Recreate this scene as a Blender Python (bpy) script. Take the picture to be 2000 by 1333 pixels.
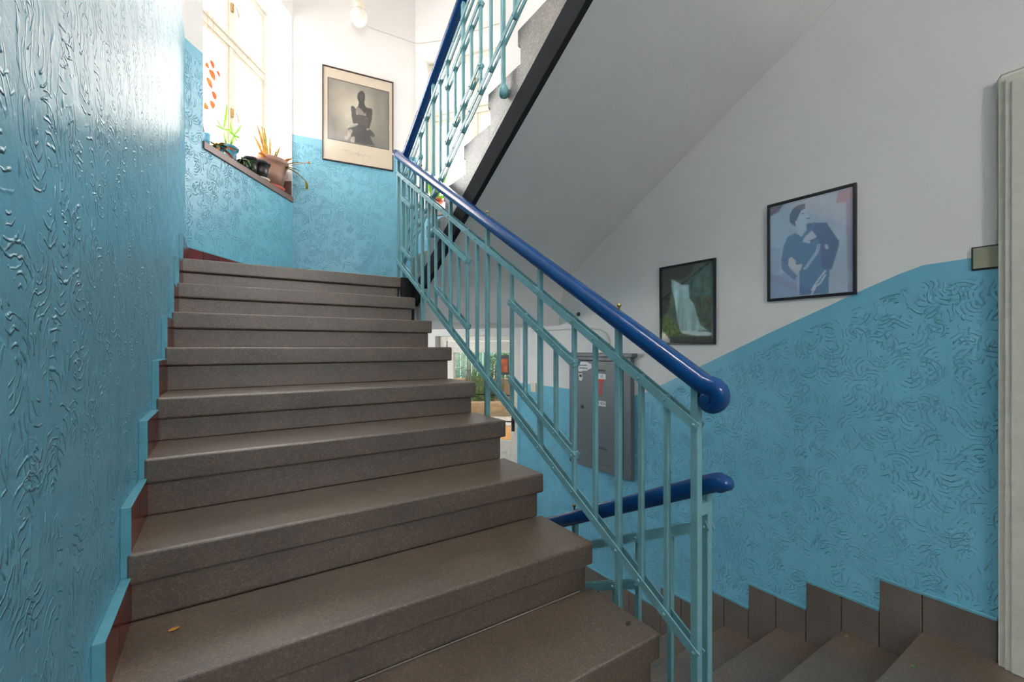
import bpy, bmesh, math, random
import numpy as np
from mathutils import Vector, Matrix
random.seed(7)
S = bpy.context.scene
for o in list(bpy.data.objects): bpy.data.objects.remove(o)
COL = S.collection
E = 1.197                      # eye height above the entrance landing

# ------------------------------------------------------------------ camera
cam_d = bpy.data.cameras.new('camera'); cam = bpy.data.objects.new('camera', cam_d); COL.objects.link(cam)
cam.location = (0, 0, E); cam.rotation_euler = (math.pi/2, 0, -math.radians(33.3))
cam_d.sensor_width = 36; cam_d.lens = 860.0*36/2000; cam_d.shift_y = (678.4-666.5)/2000
cam_d.clip_start = .02; cam_d.clip_end = 200
S.camera = cam

# ------------------------------------------------------------------ world, light, exposure
W = bpy.data.worlds.new('sky'); S.world = W; W.use_nodes = True
bg = W.node_tree.nodes['Background']; bg.inputs[0].default_value = (1, .97, .93, 1); bg.inputs[1].default_value = 12.5
S.view_settings.view_transform = 'Standard'; S.view_settings.look = 'None'
S.view_settings.gamma = 1; S.view_settings.use_curve_mapping = False; S.view_settings.exposure = 0.12
S.render.engine = 'CYCLES'
S.cycles.use_denoising = True
S.cycles.max_bounces = 14; S.cycles.diffuse_bounces = 9; S.cycles.transparent_max_bounces = 16
S.cycles.sample_clamp_indirect = 20

# ------------------------------------------------------------------ helpers
def tag(o, label=None, cat=None, group=None, kind=None):
    if label: o['label'] = label
    if cat: o['category'] = cat
    if group: o['group'] = group
    if kind: o['kind'] = kind
    return o
def thing(name, loc, label=None, cat=None, group=None, rz=0, kind=None):
    o = bpy.data.objects.new(name, None); COL.objects.link(o)
    o.empty_display_size = .1
    o.location = loc; o.rotation_euler = (0, 0, rz)
    return tag(o, label, cat, group, kind)
class MB:
    def __init__(s): s.v = []; s.f = []; s.m = []; s.uv = []
    def add(s, vs, fs, m=0, uvs=None):
        b = len(s.v); s.v += [tuple(map(float, p)) for p in vs]
        for f in fs: s.f.append([b+i for i in f]); s.m.append(m)
        s.uv += (uvs if uvs else [(0, 0)]*len(vs))
        return s
    def box(s, lo, hi, m=0):
        x0, y0, z0 = lo; x1, y1, z1 = hi
        return s.add([(x0,y0,z0),(x1,y0,z0),(x1,y1,z0),(x0,y1,z0),(x0,y0,z1),(x1,y0,z1),(x1,y1,z1),(x0,y1,z1)],
              [(0,3,2,1),(4,5,6,7),(0,1,5,4),(1,2,6,5),(2,3,7,6),(3,0,4,7)], m)
    def prism(s, pts, vec, m=0):
        n = len(pts); a = [Vector(p) for p in pts]; v = Vector(vec)
        nr = Vector((0,0,0))
        for i in range(n): nr += a[i].cross(a[(i+1) % n])
        fl = nr.dot(v) < 0
        vs = a+[p+v for p in a]
        fs = [list(range(n))[::-1], list(range(n, 2*n))]+[[i, (i+1) % n, n+(i+1) % n, n+i] for i in range(n)]
        if fl: fs = [f[::-1] for f in fs]
        return s.add(vs, fs, m)
    def bar(s, p0, p1, wx, h, m=0):     # flat bar in a plane x=const; wx thickness in x, h height perpendicular
        p0 = Vector(p0); p1 = Vector(p1); d = (p1-p0).normalized(); X = Vector((1,0,0)); u = X.cross(d).normalized()
        q = []
        for p in (p0, p1):
            for a, b in ((-1,-1),(1,-1),(1,1),(-1,1)): q.append(p+X*(a*wx/2)+u*(b*h/2))
        return s.add(q, [(0,1,2,3),(7,6,5,4),(0,4,5,1),(1,5,6,2),(2,6,7,3),(3,7,4,0)], m)
    def tube(s, path, r, n=10, m=0, sq=1.0, up=None, cap=True):
        P = [Vector(p) for p in path]; k = len(P); vs = []; rr = r if isinstance(r, (list, tuple)) else [r]*k
        prev = None
        for i, p in enumerate(P):
            t = (P[min(i+1, k-1)]-P[max(i-1, 0)]).normalized()
            if up is not None: a = Vector(up)
            else:
                a = Vector((0,0,1)) if abs(t.z) < .9 else Vector((1,0,0))
                if prev is not None: a = prev
            b = a-t*a.dot(t); b.normalize(); prev = b; c = t.cross(b)
            for j in range(n):
                g = 2*math.pi*j/n
                vs.append(p+b*(math.cos(g)*rr[i]*sq)+c*(math.sin(g)*rr[i]))
        fs = []
        for i in range(k-1):
            for j in range(n):
                fs.append((i*n+j, i*n+(j+1) % n, (i+1)*n+(j+1) % n, (i+1)*n+j))
        if cap: fs += [tuple(range(n))[::-1], tuple(range((k-1)*n, k*n))]
        return s.add(vs, fs, m)
    def lathe(s, prof, c=(0,0,0), n=32, m=0, close=True):
        c = Vector(c); vs = []; k = len(prof)
        for (r, z) in prof:
            for j in range(n):
                g = 2*math.pi*j/n; vs.append(c+Vector((r*math.cos(g), r*math.sin(g), z)))
        fs = [(i*n+j, i*n+(j+1) % n, (i+1)*n+(j+1) % n, (i+1)*n+j) for i in range(k-1) for j in range(n)]
        if close: fs += [tuple(range(n))[::-1], tuple(range((k-1)*n, k*n))]
        return s.add(vs, fs, m)
    def sphere(s, c, r, n=14, k=9, m=0, sz=1):
        prof = [(max(1e-4, r*math.sin(math.pi*i/k)), -r*sz*math.cos(math.pi*i/k)) for i in range(k+1)]
        return s.lathe(prof, c, n, m)
    def leaf(s, path, w, th=.0012, m=0, up=(0,0,1), fold=.25):
        P = [Vector(p) for p in path]; k = len(P); vs = []
        ws = w if isinstance(w, (list, tuple)) else [w*math.sin(math.pi*(.08+.9*i/(k-1)))**.7 for i in range(k)]
        for i, p in enumerate(P):
            t = (P[min(i+1, k-1)]-P[max(i-1, 0)]).normalized(); a = Vector(up); sd = t.cross(a)
            if sd.length < 1e-3: sd = t.cross(Vector((1,0,0)))
            sd.normalize(); n_ = sd.cross(t)
            h = ws[i]/2
            vs += [p-sd*h+n_*h*fold, p+n_*th, p+sd*h+n_*h*fold, p-n_*th]
        fs = []
        for i in range(k-1):
            a = 4*i; b = a+4
            for j in range(4): fs.append((a+j, a+(j+1) % 4, b+(j+1) % 4, b+j))
        fs += [(3,2,1,0), (4*k-4, 4*k-3, 4*k-2, 4*k-1)]
        return s.add(vs, fs, m)
    def build(s, name, mats, parent=None, world=True, smooth=False, bevel=0, seg=2, uvproj=None):
        me = bpy.data.meshes.new(name)
        vs = s.v
        if parent is not None and world:
            mi = Matrix.LocRotScale(parent_world(parent), parent_rot(parent), None).inverted()
            vs = [tuple(mi @ Vector(p)) for p in vs]
            org = None
        me.from_pydata(vs, [], s.f)
        if not isinstance(mats, (list, tuple)): mats = [mats]
        for mt in mats: me.materials.append(mt)
        me.polygons.foreach_set('material_index', s.m)
        if smooth: me.polygons.foreach_set('use_smooth', [True]*len(s.f))
        if uvproj:
            uvl = me.uv_layers.new(name='metres')
            for l in me.loops:
                uvl.data[l.index].uv = uvproj(s.v[l.vertex_index])
        me.update()
        o = bpy.data.objects.new(name, me); COL.objects.link(o)
        if parent is not None: o.parent = parent
        if smooth == 'auto':
            me.shade_auto = None if False else None
        if bevel:
            md = o.modifiers.new('bevel', 'BEVEL'); md.width = bevel; md.segments = seg; md.limit_method = 'ANGLE'; md.angle_limit = math.radians(35)
        return o
def parent_world(p):
    l = Vector(p.location); q = p.parent
    return l if q is None else parent_world(q)+l
def parent_rot(p):
    while p.parent is not None: p = p.parent
    return p.rotation_euler.to_quaternion()
def part(mb, name, mats, parent, world=True, **k):
    return mb.build(name, mats, parent, world, **k)
def solo(mb, name, mats, label=None, cat=None, group=None, kind=None, loc=None, **k):   # a one-mesh thing, origin moved to loc
    if loc is None:
        a = np.array(mb.v); loc = ((a[:,0].min()+a[:,0].max())/2, (a[:,1].min()+a[:,1].max())/2, a[:,2].min())
    uvp = k.get('uvproj')
    L = Vector(loc)
    if uvp: k['uvproj'] = lambda p, f=uvp: f(Vector(p)+L)
    mb.v = [tuple(Vector(p)-L) for p in mb.v]
    o = mb.build(name, mats, None, **k); o.location = loc
    return tag(o, label, cat, group, kind)

# ------------------------------------------------------------------ materials
def srgb(r, g, b):
    f = lambda c: (c/255/12.92) if c/255 <= .04045 else ((c/255+.055)/1.055)**2.4
    return (f(r), f(g), f(b), 1)
class NT:
    def __init__(s, name):
        s.mat = bpy.data.materials.new(name); s.mat.use_nodes = True; s.t = s.mat.node_tree
        s.b = s.t.nodes['Principled BSDF']; s.out = s.t.nodes['Material Output']
    def n(s, ty, **k):
        o = s.t.nodes.new(ty)
        for a, v in k.items(): setattr(o, a, v)
        return o
    def l(s, a, b): s.t.links.new(a, b)
    def math(s, op, a, b=None, c=None, clamp=False):
        o = s.n('ShaderNodeMath', operation=op, use_clamp=clamp)
        for i, v in enumerate((a, b, c)):
            if v is None: continue
            if isinstance(v, (int, float)): o.inputs[i].default_value = v
            else: s.l(v, o.inputs[i])
        return o.outputs[0]
    def vmath(s, op, a, b=None, out=0, scale=None):
        o = s.n('ShaderNodeVectorMath', operation=op)
        for i, v in enumerate((a, b)):
            if v is None: continue
            if isinstance(v, (tuple, list)): o.inputs[i].default_value = v
            else: s.l(v, o.inputs[i])
        if scale is not None:
            if isinstance(scale, (int, float)): o.inputs['Scale'].default_value = scale
            else: s.l(scale, o.inputs['Scale'])
        return o.outputs[out]
    def noise(s, vec, scale, detail=3, rough=.55, dist=0):
        o = s.n('ShaderNodeTexNoise'); s.l(vec, o.inputs['Vector'])
        o.inputs['Scale'].default_value = scale; o.inputs['Detail'].default_value = detail
        o.inputs['Roughness'].default_value = rough; o.inputs['Distortion'].default_value = dist
        return o
    def ramp(s, fac, stops):
        o = s.n('ShaderNodeValToRGB'); s.l(fac, o.inputs[0]); e = o.color_ramp.elements
        e[0].position, e[0].color = stops[0]; e[1].position, e[1].color = stops[-1]
        for p, c in stops[1:-1]:
            q = e.new(p); q.color = c
        return o.outputs[0]
    def mix(s, fac, a, b, mode='MIX'):
        o = s.n('ShaderNodeMix', data_type='RGBA', blend_type=mode)
        for sock, v in ((o.inputs['Factor'], fac), (o.inputs['A'] if False else o.inputs[6], a), (o.inputs[7], b)):
            if isinstance(v, (int, float)): sock.default_value = v
            elif isinstance(v, (tuple, list)): sock.default_value = v
            else: s.l(v, sock)
        return o.outputs[2]
    def sstep(s, x, a, b):
        o = s.n('ShaderNodeMapRange', interpolation_type='SMOOTHSTEP'); s.l(x, o.inputs[0])
        o.inputs[1].default_value = a; o.inputs[2].default_value = b
        return o.outputs[0]
    def bump(s, h, dist, strength=1.0, nrm=None):
        o = s.n('ShaderNodeBump'); o.inputs['Strength'].default_value = strength; o.inputs['Distance'].default_value = dist
        s.l(h, o.inputs['Height'])
        if nrm is not None: s.l(nrm, o.inputs['Normal'])
        s.l(o.outputs[0], s.b.inputs['Normal']); return o.outputs[0]
    def obj(s): return s.n('ShaderNodeTexCoord').outputs['Object']
    def geo(s): return s.n('ShaderNodeNewGeometry').outputs['Position']
    def uvm(s): return s.n('ShaderNodeUVMap', uv_map='metres').outputs[0]
def simple(name, col, rough=.5, metal=0, var=.06, sc=30, bump=0, bsc=200, spec=None, coat=0):
    t = NT(name); b = t.b
    p = t.geo() if True else None
    n = t.noise(p, sc, 3)
    c0 = tuple(max(0, x*(1-var)) for x in col[:3])+(1,); c1 = tuple(min(1, x*(1+var)) for x in col[:3])+(1,)
    t.l(t.ramp(n.outputs[0], [(.3, c0), (.7, c1)]), b.inputs['Base Color'])
    b.inputs['Roughness'].default_value = rough; b.inputs['Metallic'].default_value = metal
    if spec is not None: b.inputs['Specular IOR Level'].default_value = spec
    if coat: b.inputs['Coat Weight'].default_value = coat; b.inputs['Coat Roughness'].default_value = .08
    if bump:
        t.bump(t.noise(p, bsc, 2).outputs[0], bump)
    return t.mat

def blue_wall(name, relief=True):
    t = NT(name); b = t.b; uv = t.uvm()
    wob = t.noise(uv, 22, 2)
    off = t.vmath('SCALE', t.vmath('SUBTRACT', wob.outputs['Color'], (.5,.5,.5)), scale=.022)
    p = t.vmath('ADD', uv, off)
    hs = []
    for sc, seed, ring, amp in ((8.0, 0.0, .0185, 1.0), (10.0, 3.7, .0160, .8), (6.0, 9.1, .0225, .8)):
        q = t.vmath('ADD', p, (seed, seed*.7, 0))
        vo = t.n('ShaderNodeTexVoronoi', voronoi_dimensions='2D', feature='F1'); t.l(q, vo.inputs['Vector'])
        vo.inputs['Scale'].default_value = sc; vo.inputs['Randomness'].default_value = .85
        rel = t.vmath('SUBTRACT', q, vo.outputs['Position'])
        sep = t.n('ShaderNodeSeparateColor'); t.l(vo.outputs['Color'], sep.inputs[0])
        ang = t.math('MULTIPLY', sep.outputs[0], 6.28)
        dx = t.math('COSINE', ang); dy = t.math('SINE', ang)
        dv = t.n('ShaderNodeCombineXYZ'); t.l(dx, dv.inputs[0]); t.l(dy, dv.inputs[1])
        rel2 = t.vmath('ADD', rel, t.vmath('SCALE', dv.outputs[0], scale=.018))
        r = t.vmath('LENGTH', rel2, out=1)
        nrm = t.vmath('NORMALIZE', rel2)
        c = t.vmath('DOT_PRODUCT', nrm, dv.outputs[0], out=1)
        sec = t.sstep(c, .50, .78)
        rg = t.math('FRACT', t.math('DIVIDE', r, ring))
        rd = t.math('ABSOLUTE', t.math('SUBTRACT', rg, .5))
        ridge = t.math('SUBTRACT', 1.0, t.sstep(rd, .02, .17))
        fall = t.math('SUBTRACT', 1.0, t.sstep(r, .055, .085))
        h = t.math('MULTIPLY', t.math('MULTIPLY', ridge, sec), t.math('MULTIPLY', fall, amp))
        brk = t.sstep(t.noise(t.vmath('ADD', q, (5, 1, 0)), 38, 1).outputs[0], .40, .52)
        hs.append(t.math('MULTIPLY', h, brk))
    # wavy combed drips
    mp = t.n('ShaderNodeMapping'); t.l(p, mp.inputs[0]); mp.inputs['Scale'].default_value = (70, 16, 1)
    dn = t.noise(mp.outputs[0], 1, 1, .4, .6)
    dr = t.sstep(dn.outputs[0], .60, .68)
    msk = t.sstep(t.noise(t.vmath('ADD', uv, (2, 8, 0)), 9, 1).outputs[0], .45, .6)
    drip = t.math('MULTIPLY', t.math('MULTIPLY', dr, msk), .9)
    H = t.math('MAXIMUM', t.math('MAXIMUM', hs[0], hs[1]), t.math('MAXIMUM', hs[2], drip))
    fine = t.math('MULTIPLY', t.noise(uv, 160, 2).outputs[0], .07)
    broad = t.math('MULTIPLY', t.noise(uv, 14, 2).outputs[0], .5)
    if relief:
        t.bump(t.math('ADD', t.math('ADD', H, fine), broad), .0058, 1.0)
    else:
        t.bump(t.math('ADD', fine, broad), .0012, 1.0)
    n = t.noise(uv, 3, 3)
    t.l(t.ramp(n.outputs[0], [(.3, srgb(106,176,202)), (.7, srgb(116,186,211))]), b.inputs['Base Color'])
    b.inputs['Roughness'].default_value = .33
    b.inputs['Specular IOR Level'].default_value = .6
    return t.mat
M_BLUE = blue_wall('blue_embossed_gloss_paint'); M_BLUES = blue_wall('blue_smooth_gloss_paint', False)
def white_wall():
    t = NT('white_plaster'); p = t.geo()
    n = t.noise(p, 2.2, 4)
    t.l(t.ramp(n.outputs[0], [(.3, (.76,.75,.74,1)), (.7, (.80,.79,.78,1))]), t.b.inputs['Base Color'])
    t.b.inputs['Roughness'].default_value = .85
    a = t.noise(p, 190, 3).outputs[0]; c = t.noise(p, 9, 2).outputs[0]
    t.bump(t.math('ADD', a, t.math('MULTIPLY', c, 3)), .0012, .8)
    return t.mat
M_WHITE = white_wall()
def terrazzo(name, base, rough=.34, sp=1.0):
    t = NT(name); p = t.geo()
    big = t.noise(p, 5, 4, .6)
    c = t.ramp(big.outputs[0], [(.3, tuple(x*.80 for x in base[:3])+(1,)), (.7, tuple(x*1.18 for x in base[:3])+(1,))])
    for sc, lo, hi in ((210, .70, 1.45), (430, .7, 1.4)):
        vo = t.n('ShaderNodeTexVoronoi', feature='F1'); t.l(p, vo.inputs['Vector']); vo.inputs['Scale'].default_value = sc
        sep = t.n('ShaderNodeSeparateColor'); t.l(vo.outputs['Color'], sep.inputs[0])
        lo_ = 1-(1-lo)*sp; hi_ = 1+(hi-1)*sp
        g = t.ramp(sep.outputs[0], [(0, (lo_,lo_,lo_,1)), (.75, (1,1,1,1)), (1, (hi_,hi_*.98,hi_*.93,1))])
        c = t.mix(1.0, c, g, 'MULTIPLY')
    t.l(c, t.b.inputs['Base Color'])
    rn = t.noise(p, 12, 3)
    t.l(t.math('ADD', t.math('MULTIPLY', rn.outputs[0], .22), rough-.08), t.b.inputs['Roughness'])
    t.b.inputs['Specular IOR Level'].default_value = .9
    t.b.inputs['Coat Weight'].default_value = .6; t.b.inputs['Coat Roughness'].default_value = .44; t.b.inputs['Coat IOR'].default_value = 1.6
    t.bump(t.noise(p, 260, 2).outputs[0], .0003, .5)
    return t.mat
M_TERR = terrazzo('brown_terrazzo', srgb(98,82,68), .38)
M_TERRL = terrazzo('grey_terrazzo', srgb(150,144,138), .42)
M_TILE = terrazzo('brown_skirting_tile', srgb(104,92,82), .5, .5)
def red_tile():
    t = NT('dark_red_glazed_tile'); p = t.obj()
    n = t.noise(p, 7, 2)
    t.l(t.ramp(n.outputs[0], [(.35, srgb(84,28,30)), (.62, srgb(120,36,28)), (.8, srgb(160,60,30))]), t.b.inputs['Base Color'])
    t.b.inputs['Roughness'].default_value = .22; t.bump(t.noise(p, 40, 2).outputs[0], .001, .5); return t.mat
M_RED = red_tile()
M_GROUT = simple('grout', srgb(150,140,132), .8)
M_TEAL = simple('teal_paint_edge', srgb(98,164,182), .32, var=.08, sc=40, bump=.0012, bsc=60)
M_RAIL = simple('teal_gloss_metal_paint', srgb(120,172,180), .34, var=.07, sc=25, bump=.0006, bsc=160)
M_BLUEPVC = simple('dark_blue_handrail_paint', srgb(4,68,132), .18, var=.06, sc=14, bump=.0006, bsc=60)
M_BRASS = simple('aged_brass', (.45,.30,.12,1), .35, metal=1)
M_BLACK = simple('black_painted_string', srgb(44,46,49), .85, spec=.15, var=.06, bump=.0006)
M_FRAMEB = simple('black_lacquer_frame', srgb(28,28,36), .3)
M_FRAMEBR = simple('dark_brown_frame', srgb(62,46,38), .35)
M_WOODW = simple('cream_window_paint', srgb(232,226,214), .4, bump=.0008, bsc=40)
M_DOORW = simple('cream_door_paint', srgb(206,203,190), .42, bump=.0006, bsc=50)
M_SILL = simple('brown_sill_tile', srgb(120,92,84), .35)
M_CAB = simple('grey_cabinet_paint', srgb(98,104,108), .42, var=.04, bump=.0007, bsc=120)
M_CABD = simple('dark_gap', srgb(30,32,34), .6)
M_PAPER = simple('white_sticker', srgb(225,225,222), .6, var=.03)
M_INK = simple('black_ink', srgb(30,30,34), .6)
M_REDINK = simple('red_sticker', srgb(200,44,34), .5)
M_PLAST = simple('cream_plastic', srgb(226,216,200), .4)
M_BOX = simple('beige_cover_plate', srgb(150,150,130), .55)
M_CABLE = simple('white_cable', srgb(205,198,190), .6)
M_DIRT = simple('dark_plug', srgb(60,58,58), .7)
M_POTB = simple('brown_plastic_pot', srgb(150,112,98), .4, var=.04)
M_SAUC = simple('terracotta_saucer', srgb(190,92,62), .55)
M_POTK = simple('black_plastic_pot', srgb(44,42,46), .3)
M_POTBL = simple('blue_glazed_pot', srgb(70,130,150), .25)
M_CUP = simple('light_blue_cup', srgb(120,190,225), .3)
M_SOIL = simple('potting_soil', srgb(52,40,32), .95, var=.3, sc=90, bump=.004)
def leafmat(name, c1, c2, tr=.35):
    t = NT(name); p = t.geo(); n = t.noise(p, 18, 2)
    col = t.ramp(n.outputs[0], [(.35, c1), (.65, c2)])
    t.l(col, t.b.inputs['Base Color']); t.b.inputs['Roughness'].default_value = .5
    tb = t.n('ShaderNodeBsdfTranslucent'); t.l(col, tb.inputs[0])
    mx = t.n('ShaderNodeMixShader'); mx.inputs[0].default_value = tr
    t.l(t.b.outputs[0], mx.inputs[1]); t.l(tb.outputs[0], mx.inputs[2]); t.l(mx.outputs[0], t.out.inputs[0])
    return t.mat
M_LGREEN = leafmat('fresh_green_leaf', srgb(130,180,50), srgb(165,205,70), .5)
M_LOLIVE = leafmat('olive_yellow_leaf', srgb(150,150,50), srgb(215,180,80))
M_LDRY = leafmat('dry_orange_leaf', srgb(195,130,55), srgb(225,170,80))
M_LORANGE = leafmat('orange_leaf', srgb(225,110,70), srgb(240,150,90), .5)
M_LSUCC = leafmat('grey_green_leaf', srgb(100,140,90), srgb(140,170,110))
def glass(name, tint=(1,1,1,1), refl=1.0):
    t = NT(name); t.t.nodes.remove(t.b)
    tr = t.n('ShaderNodeBsdfTransparent'); tr.inputs[0].default_value = tint
    gl = t.n('ShaderNodeBsdfGlossy'); gl.inputs['Roughness'].default_value = .01; gl.inputs[0].default_value = (1,1,1,1)
    lw = t.n('ShaderNodeLayerWeight'); lw.inputs['Blend'].default_value = .5     # Schlick reflectance, the same from both faces
    f2 = t.math('MULTIPLY', t.math('ADD', t.math('MULTIPLY', t.math('POWER', lw.outputs['Facing'], 5.0), .96), .04), refl, clamp=True)
    mx = t.n('ShaderNodeMixShader'); t.l(f2, mx.inputs[0])
    t.l(tr.outputs[0], mx.inputs[1]); t.l(gl.outputs[0], mx.inputs[2]); t.l(mx.outputs[0], t.out.inputs[0])
    return t.mat
M_GLASS = glass('window_glass'); M_PGLASS = glass('picture_glass', refl=1.3); M_DGLASS = glass('dimming_door_glass', (.34,.35,.35,1))  # door glass tint added to dim the bright garden behind it
def opal():
    t = NT('opal_glass'); t.l(t.noise(t.geo(), 4).outputs[0], t.b.inputs['Roughness'])
    t.b.inputs['Base Color'].default_value = srgb(238,232,224); t.b.inputs['Roughness'].default_value = .15
    for l in list(t.t.links):
        if l.to_socket == t.b.inputs['Roughness']: t.t.links.remove(l)
    t.b.inputs['Subsurface Weight'].default_value = .2; t.b.inputs['Subsurface Radius'].default_value = (.02,.02,.02)
    return t.mat
M_OPAL = opal()

# ------------------------------------------------------------------ plan of the stairwell
XL, XR = -.212, 2.466
A = Vector((XL, 3.67, 0)); B = Vector((.57, 4.76, 0)); C = Vector((1.76, 4.60, 0)); D = Vector((XR, 3.60, 0))
YB = -4.6                       # back of the landing, behind the camera
ZB, ZL, ZH, ZC = -.723, 0.0, 1.712, 5.0   # lower landing, landing, half landing, ceiling
TH = .30
YK = lambda k: 2.2987+.2877*k   # nosing line of the flight going up on the left
ZK = lambda k: E+.1717*k
class Wall:
    def __init__(s, p, q):
        s.p = Vector(p); s.q = Vector(q); s.len = (s.q-s.p).length; s.d = (s.q-s.p)/s.len
        s.n = Vector((-s.d.y, s.d.x, 0)); s.ang = math.atan2(s.d.y, s.d.x)
    def pt(s, a, z, off=0): return s.p+s.d*a+s.n*off+Vector((0,0,z))
    def uv(s, v): v = Vector(v); return ((v-s.p).dot(s.d), v.z)
    def poly(s, mb, pts, m=0, th=TH):
        mb.prism([s.pt(a, z) for a, z in pts], s.n*th, m)
    def rect(s, mb, a0, a1, z0, z1, m=0, th=TH):
        if a1-a0 > 1e-4 and z1-z0 > 1e-4: s.poly(mb, [(a0,z0),(a1,z0),(a1,z1),(a0,z1)], m, th)
    def rects_with_holes(s, mb, z0, z1, m, holes, th=TH):
        xs = sorted({0, s.len}|{h[0] for h in holes}|{h[1] for h in holes})
        for a0, a1 in zip(xs, xs[1:]):
            zs = [z0]
            hh = sorted([(max(h[2], z0), min(h[3], z1)) for h in holes if h[0] < (a0+a1)/2 < h[1] and h[3] > z0 and h[2] < z1])
            z = z0
            for b0, b1 in hh:
                s.rect(mb, a0, a1, z, b0, m, th); z = b1
            s.rect(mb, a0, a1, z, z1, m, th)
W_AB = Wall(A, B); W_BC = Wall(B, C); W_CD = Wall(C, D)
W_R = Wall(D, (XR, YB, 0)); W_L = Wall((XL, YB, 0), A); W_BK = Wall((XR, YB, 0), (XL, YB, 0))
BL, BH, SM = .84, 3.272, .07     # tops of the blue dado on the lower landing and on the half landing
SILL, NTOP = E+1.46, E+3.22
HOLE_L = (.16, 1.335, SILL, NTOP); HOLE_R = (.012, 1.07, SILL, NTOP)
HOLE_D = (.24, 1.19, ZB, E+.125)
def bay(w, name, holes):
    mb = MB()
    w.rects_with_holes(mb, ZB-.1, BL, 0, holes); w.rects_with_holes(mb, BL, ZH, 2, holes)
    w.rects_with_holes(mb, ZH, BH-SM, 0, holes); w.rects_with_holes(mb, BH-SM, BH, 1, holes)
    w.rects_with_holes(mb, BH, ZC, 2, holes)
    return tag(mb.build(name, [M_BLUE, M_BLUES, M_WHITE], uvproj=w.uv), kind='structure')
bay(W_AB, 'wall_bay_left', [HOLE_L]); bay(W_BC, 'wall_bay_middle', []); bay(W_CD, 'wall_bay_right', [HOLE_R, HOLE_D])
# plaster faces of the window and door reveals
for w, h, nm, bot in ((W_AB, HOLE_L, 'trim_1', False), (W_CD, HOLE_R, 'trim_2', False), (W_CD, HOLE_D, 'trim_3', False)):
    mb = MB(); a0, a1, z0, z1 = h; e = .008
    for (x0, x1, b0, b1) in ((a0, a0+e, z0, z1), (a1-e, a1, z0, z1), (a0, a1, z1-e, z1)):
        mb.prism([w.pt(x0, b0, .002), w.pt(x1, b0, .002), w.pt(x1, b1, .002), w.pt(x0, b1, .002)], w.n*(TH-.004))
    tag(mb.build(nm, M_WHITE), kind='structure')
def dado_wall(w, name, line, low, top, extra=None):
    """line: [(s, z)] upper edge of the blue paint"""
    mb = MB()
    for (s0, z0), (s1, z1) in zip(line, line[1:]):
        w.poly(mb, [(s0, low), (s1, low), (s1, z1-SM), (s0, z0-SM)], 0)
        w.poly(mb, [(s0, z0-SM), (s1, z1-SM), (s1, z1), (s0, z0)], 1)
        w.poly(mb, [(s0, z0), (s1, z1), (s1, top), (s0, top)], 2)
    return tag(mb.build(name, [M_BLUE, M_BLUES, M_WHITE], uvproj=w.uv), kind='structure')
ry = [(3.60,-.356),(2.17,-.354),(2.05,-.315),(1.593,-.099),(1.231,.073),(.78,.276),(.68,.318),(.60,.345),(.42,.353),(YB,.353)]
dado_wall(W_R, 'wall_right', [(3.60-y, E+z) for y, z in ry], ZB-.1, ZC)
dado_wall(W_L, 'wall_left', [(0,1.55),(.45-YB,1.55),(.62-YB,1.62),(3.05-YB,3.20),(3.2-YB,BH),(W_L.len,BH)], ZB-.1, ZC)
dado_wall(W_BK, 'wall_back', [(0,1.55),(W_BK.len,1.55)], -.1, ZC)

# ------------------------------------------------------------------ floors, slabs, ceilings
def slab(name, pts, z0, z1, mats, split=None, **k):
    mb = MB(); mb.prism([(x, y, z0) for x, y in pts], (0,0,z1-z0), 0)
    return tag(mb.build(name, mats, **k), kind='structure')
bayp = [(XL, A.y), (B.x, B.y), (C.x, C.y), (XR, D.y)]
slab('floor_landing', [(XL, YB), (XR, YB), (XR, .60), (XL, .60)], -.06, ZL, M_TERR)
slab('floor_landing_slab', [(XL, YB), (XR, YB), (XR, .52), (XL, .52)], -.26, -.06, M_WHITE)
slab('floor_lower', [(XL, YB), (XR, YB)]+[(XR, D.y), (C.x, C.y), (B.x, B.y), (XL, A.y)], ZB-.12, ZB, M_TERR)
slab('floor_half_landing', [(XL, YK(3)+.252), (1.103, YK(3)+.252), (1.103, YK(3)+.001), (XR, YK(3)+.001)]+[(XR, D.y), (C.x, C.y), (B.x, B.y), (XL, A.y)], ZH-.05, ZH, M_TERR)
slab('ceiling_half_landing', [(XL, YK(3)+.252), (1.10, YK(3)+.252), (1.10, YK(3)+.03), (XR, YK(3)+.03)]+[(XR, D.y), (C.x, C.y), (B.x, B.y), (XL, A.y)], E+.19, ZH-.05, M_WHITE)
slab('floor_upper_landing', [(XL, YB), (XR, YB), (XR, .60), (XL, .60)], 3.05, 3.43, M_WHITE)
slab('ceiling', [(XL, YB), (XR, YB)]+[(XR, D.y), (C.x, C.y), (B.x, B.y), (XL, A.y)], ZC, ZC+.2, M_WHITE)
mb = MB(); mb.box((1.232, 3.004, E+.19), (XR, YK(3)+.03, E+.52))
tag(mb.build('beam_landing', M_WHITE), kind='structure')
mb = MB(); mb.box((1.102, YK(3), E+.19), (1.2, YK(3)+.03, ZH))
tag(mb.build('trim_4', M_BLACK), kind='structure')

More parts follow.
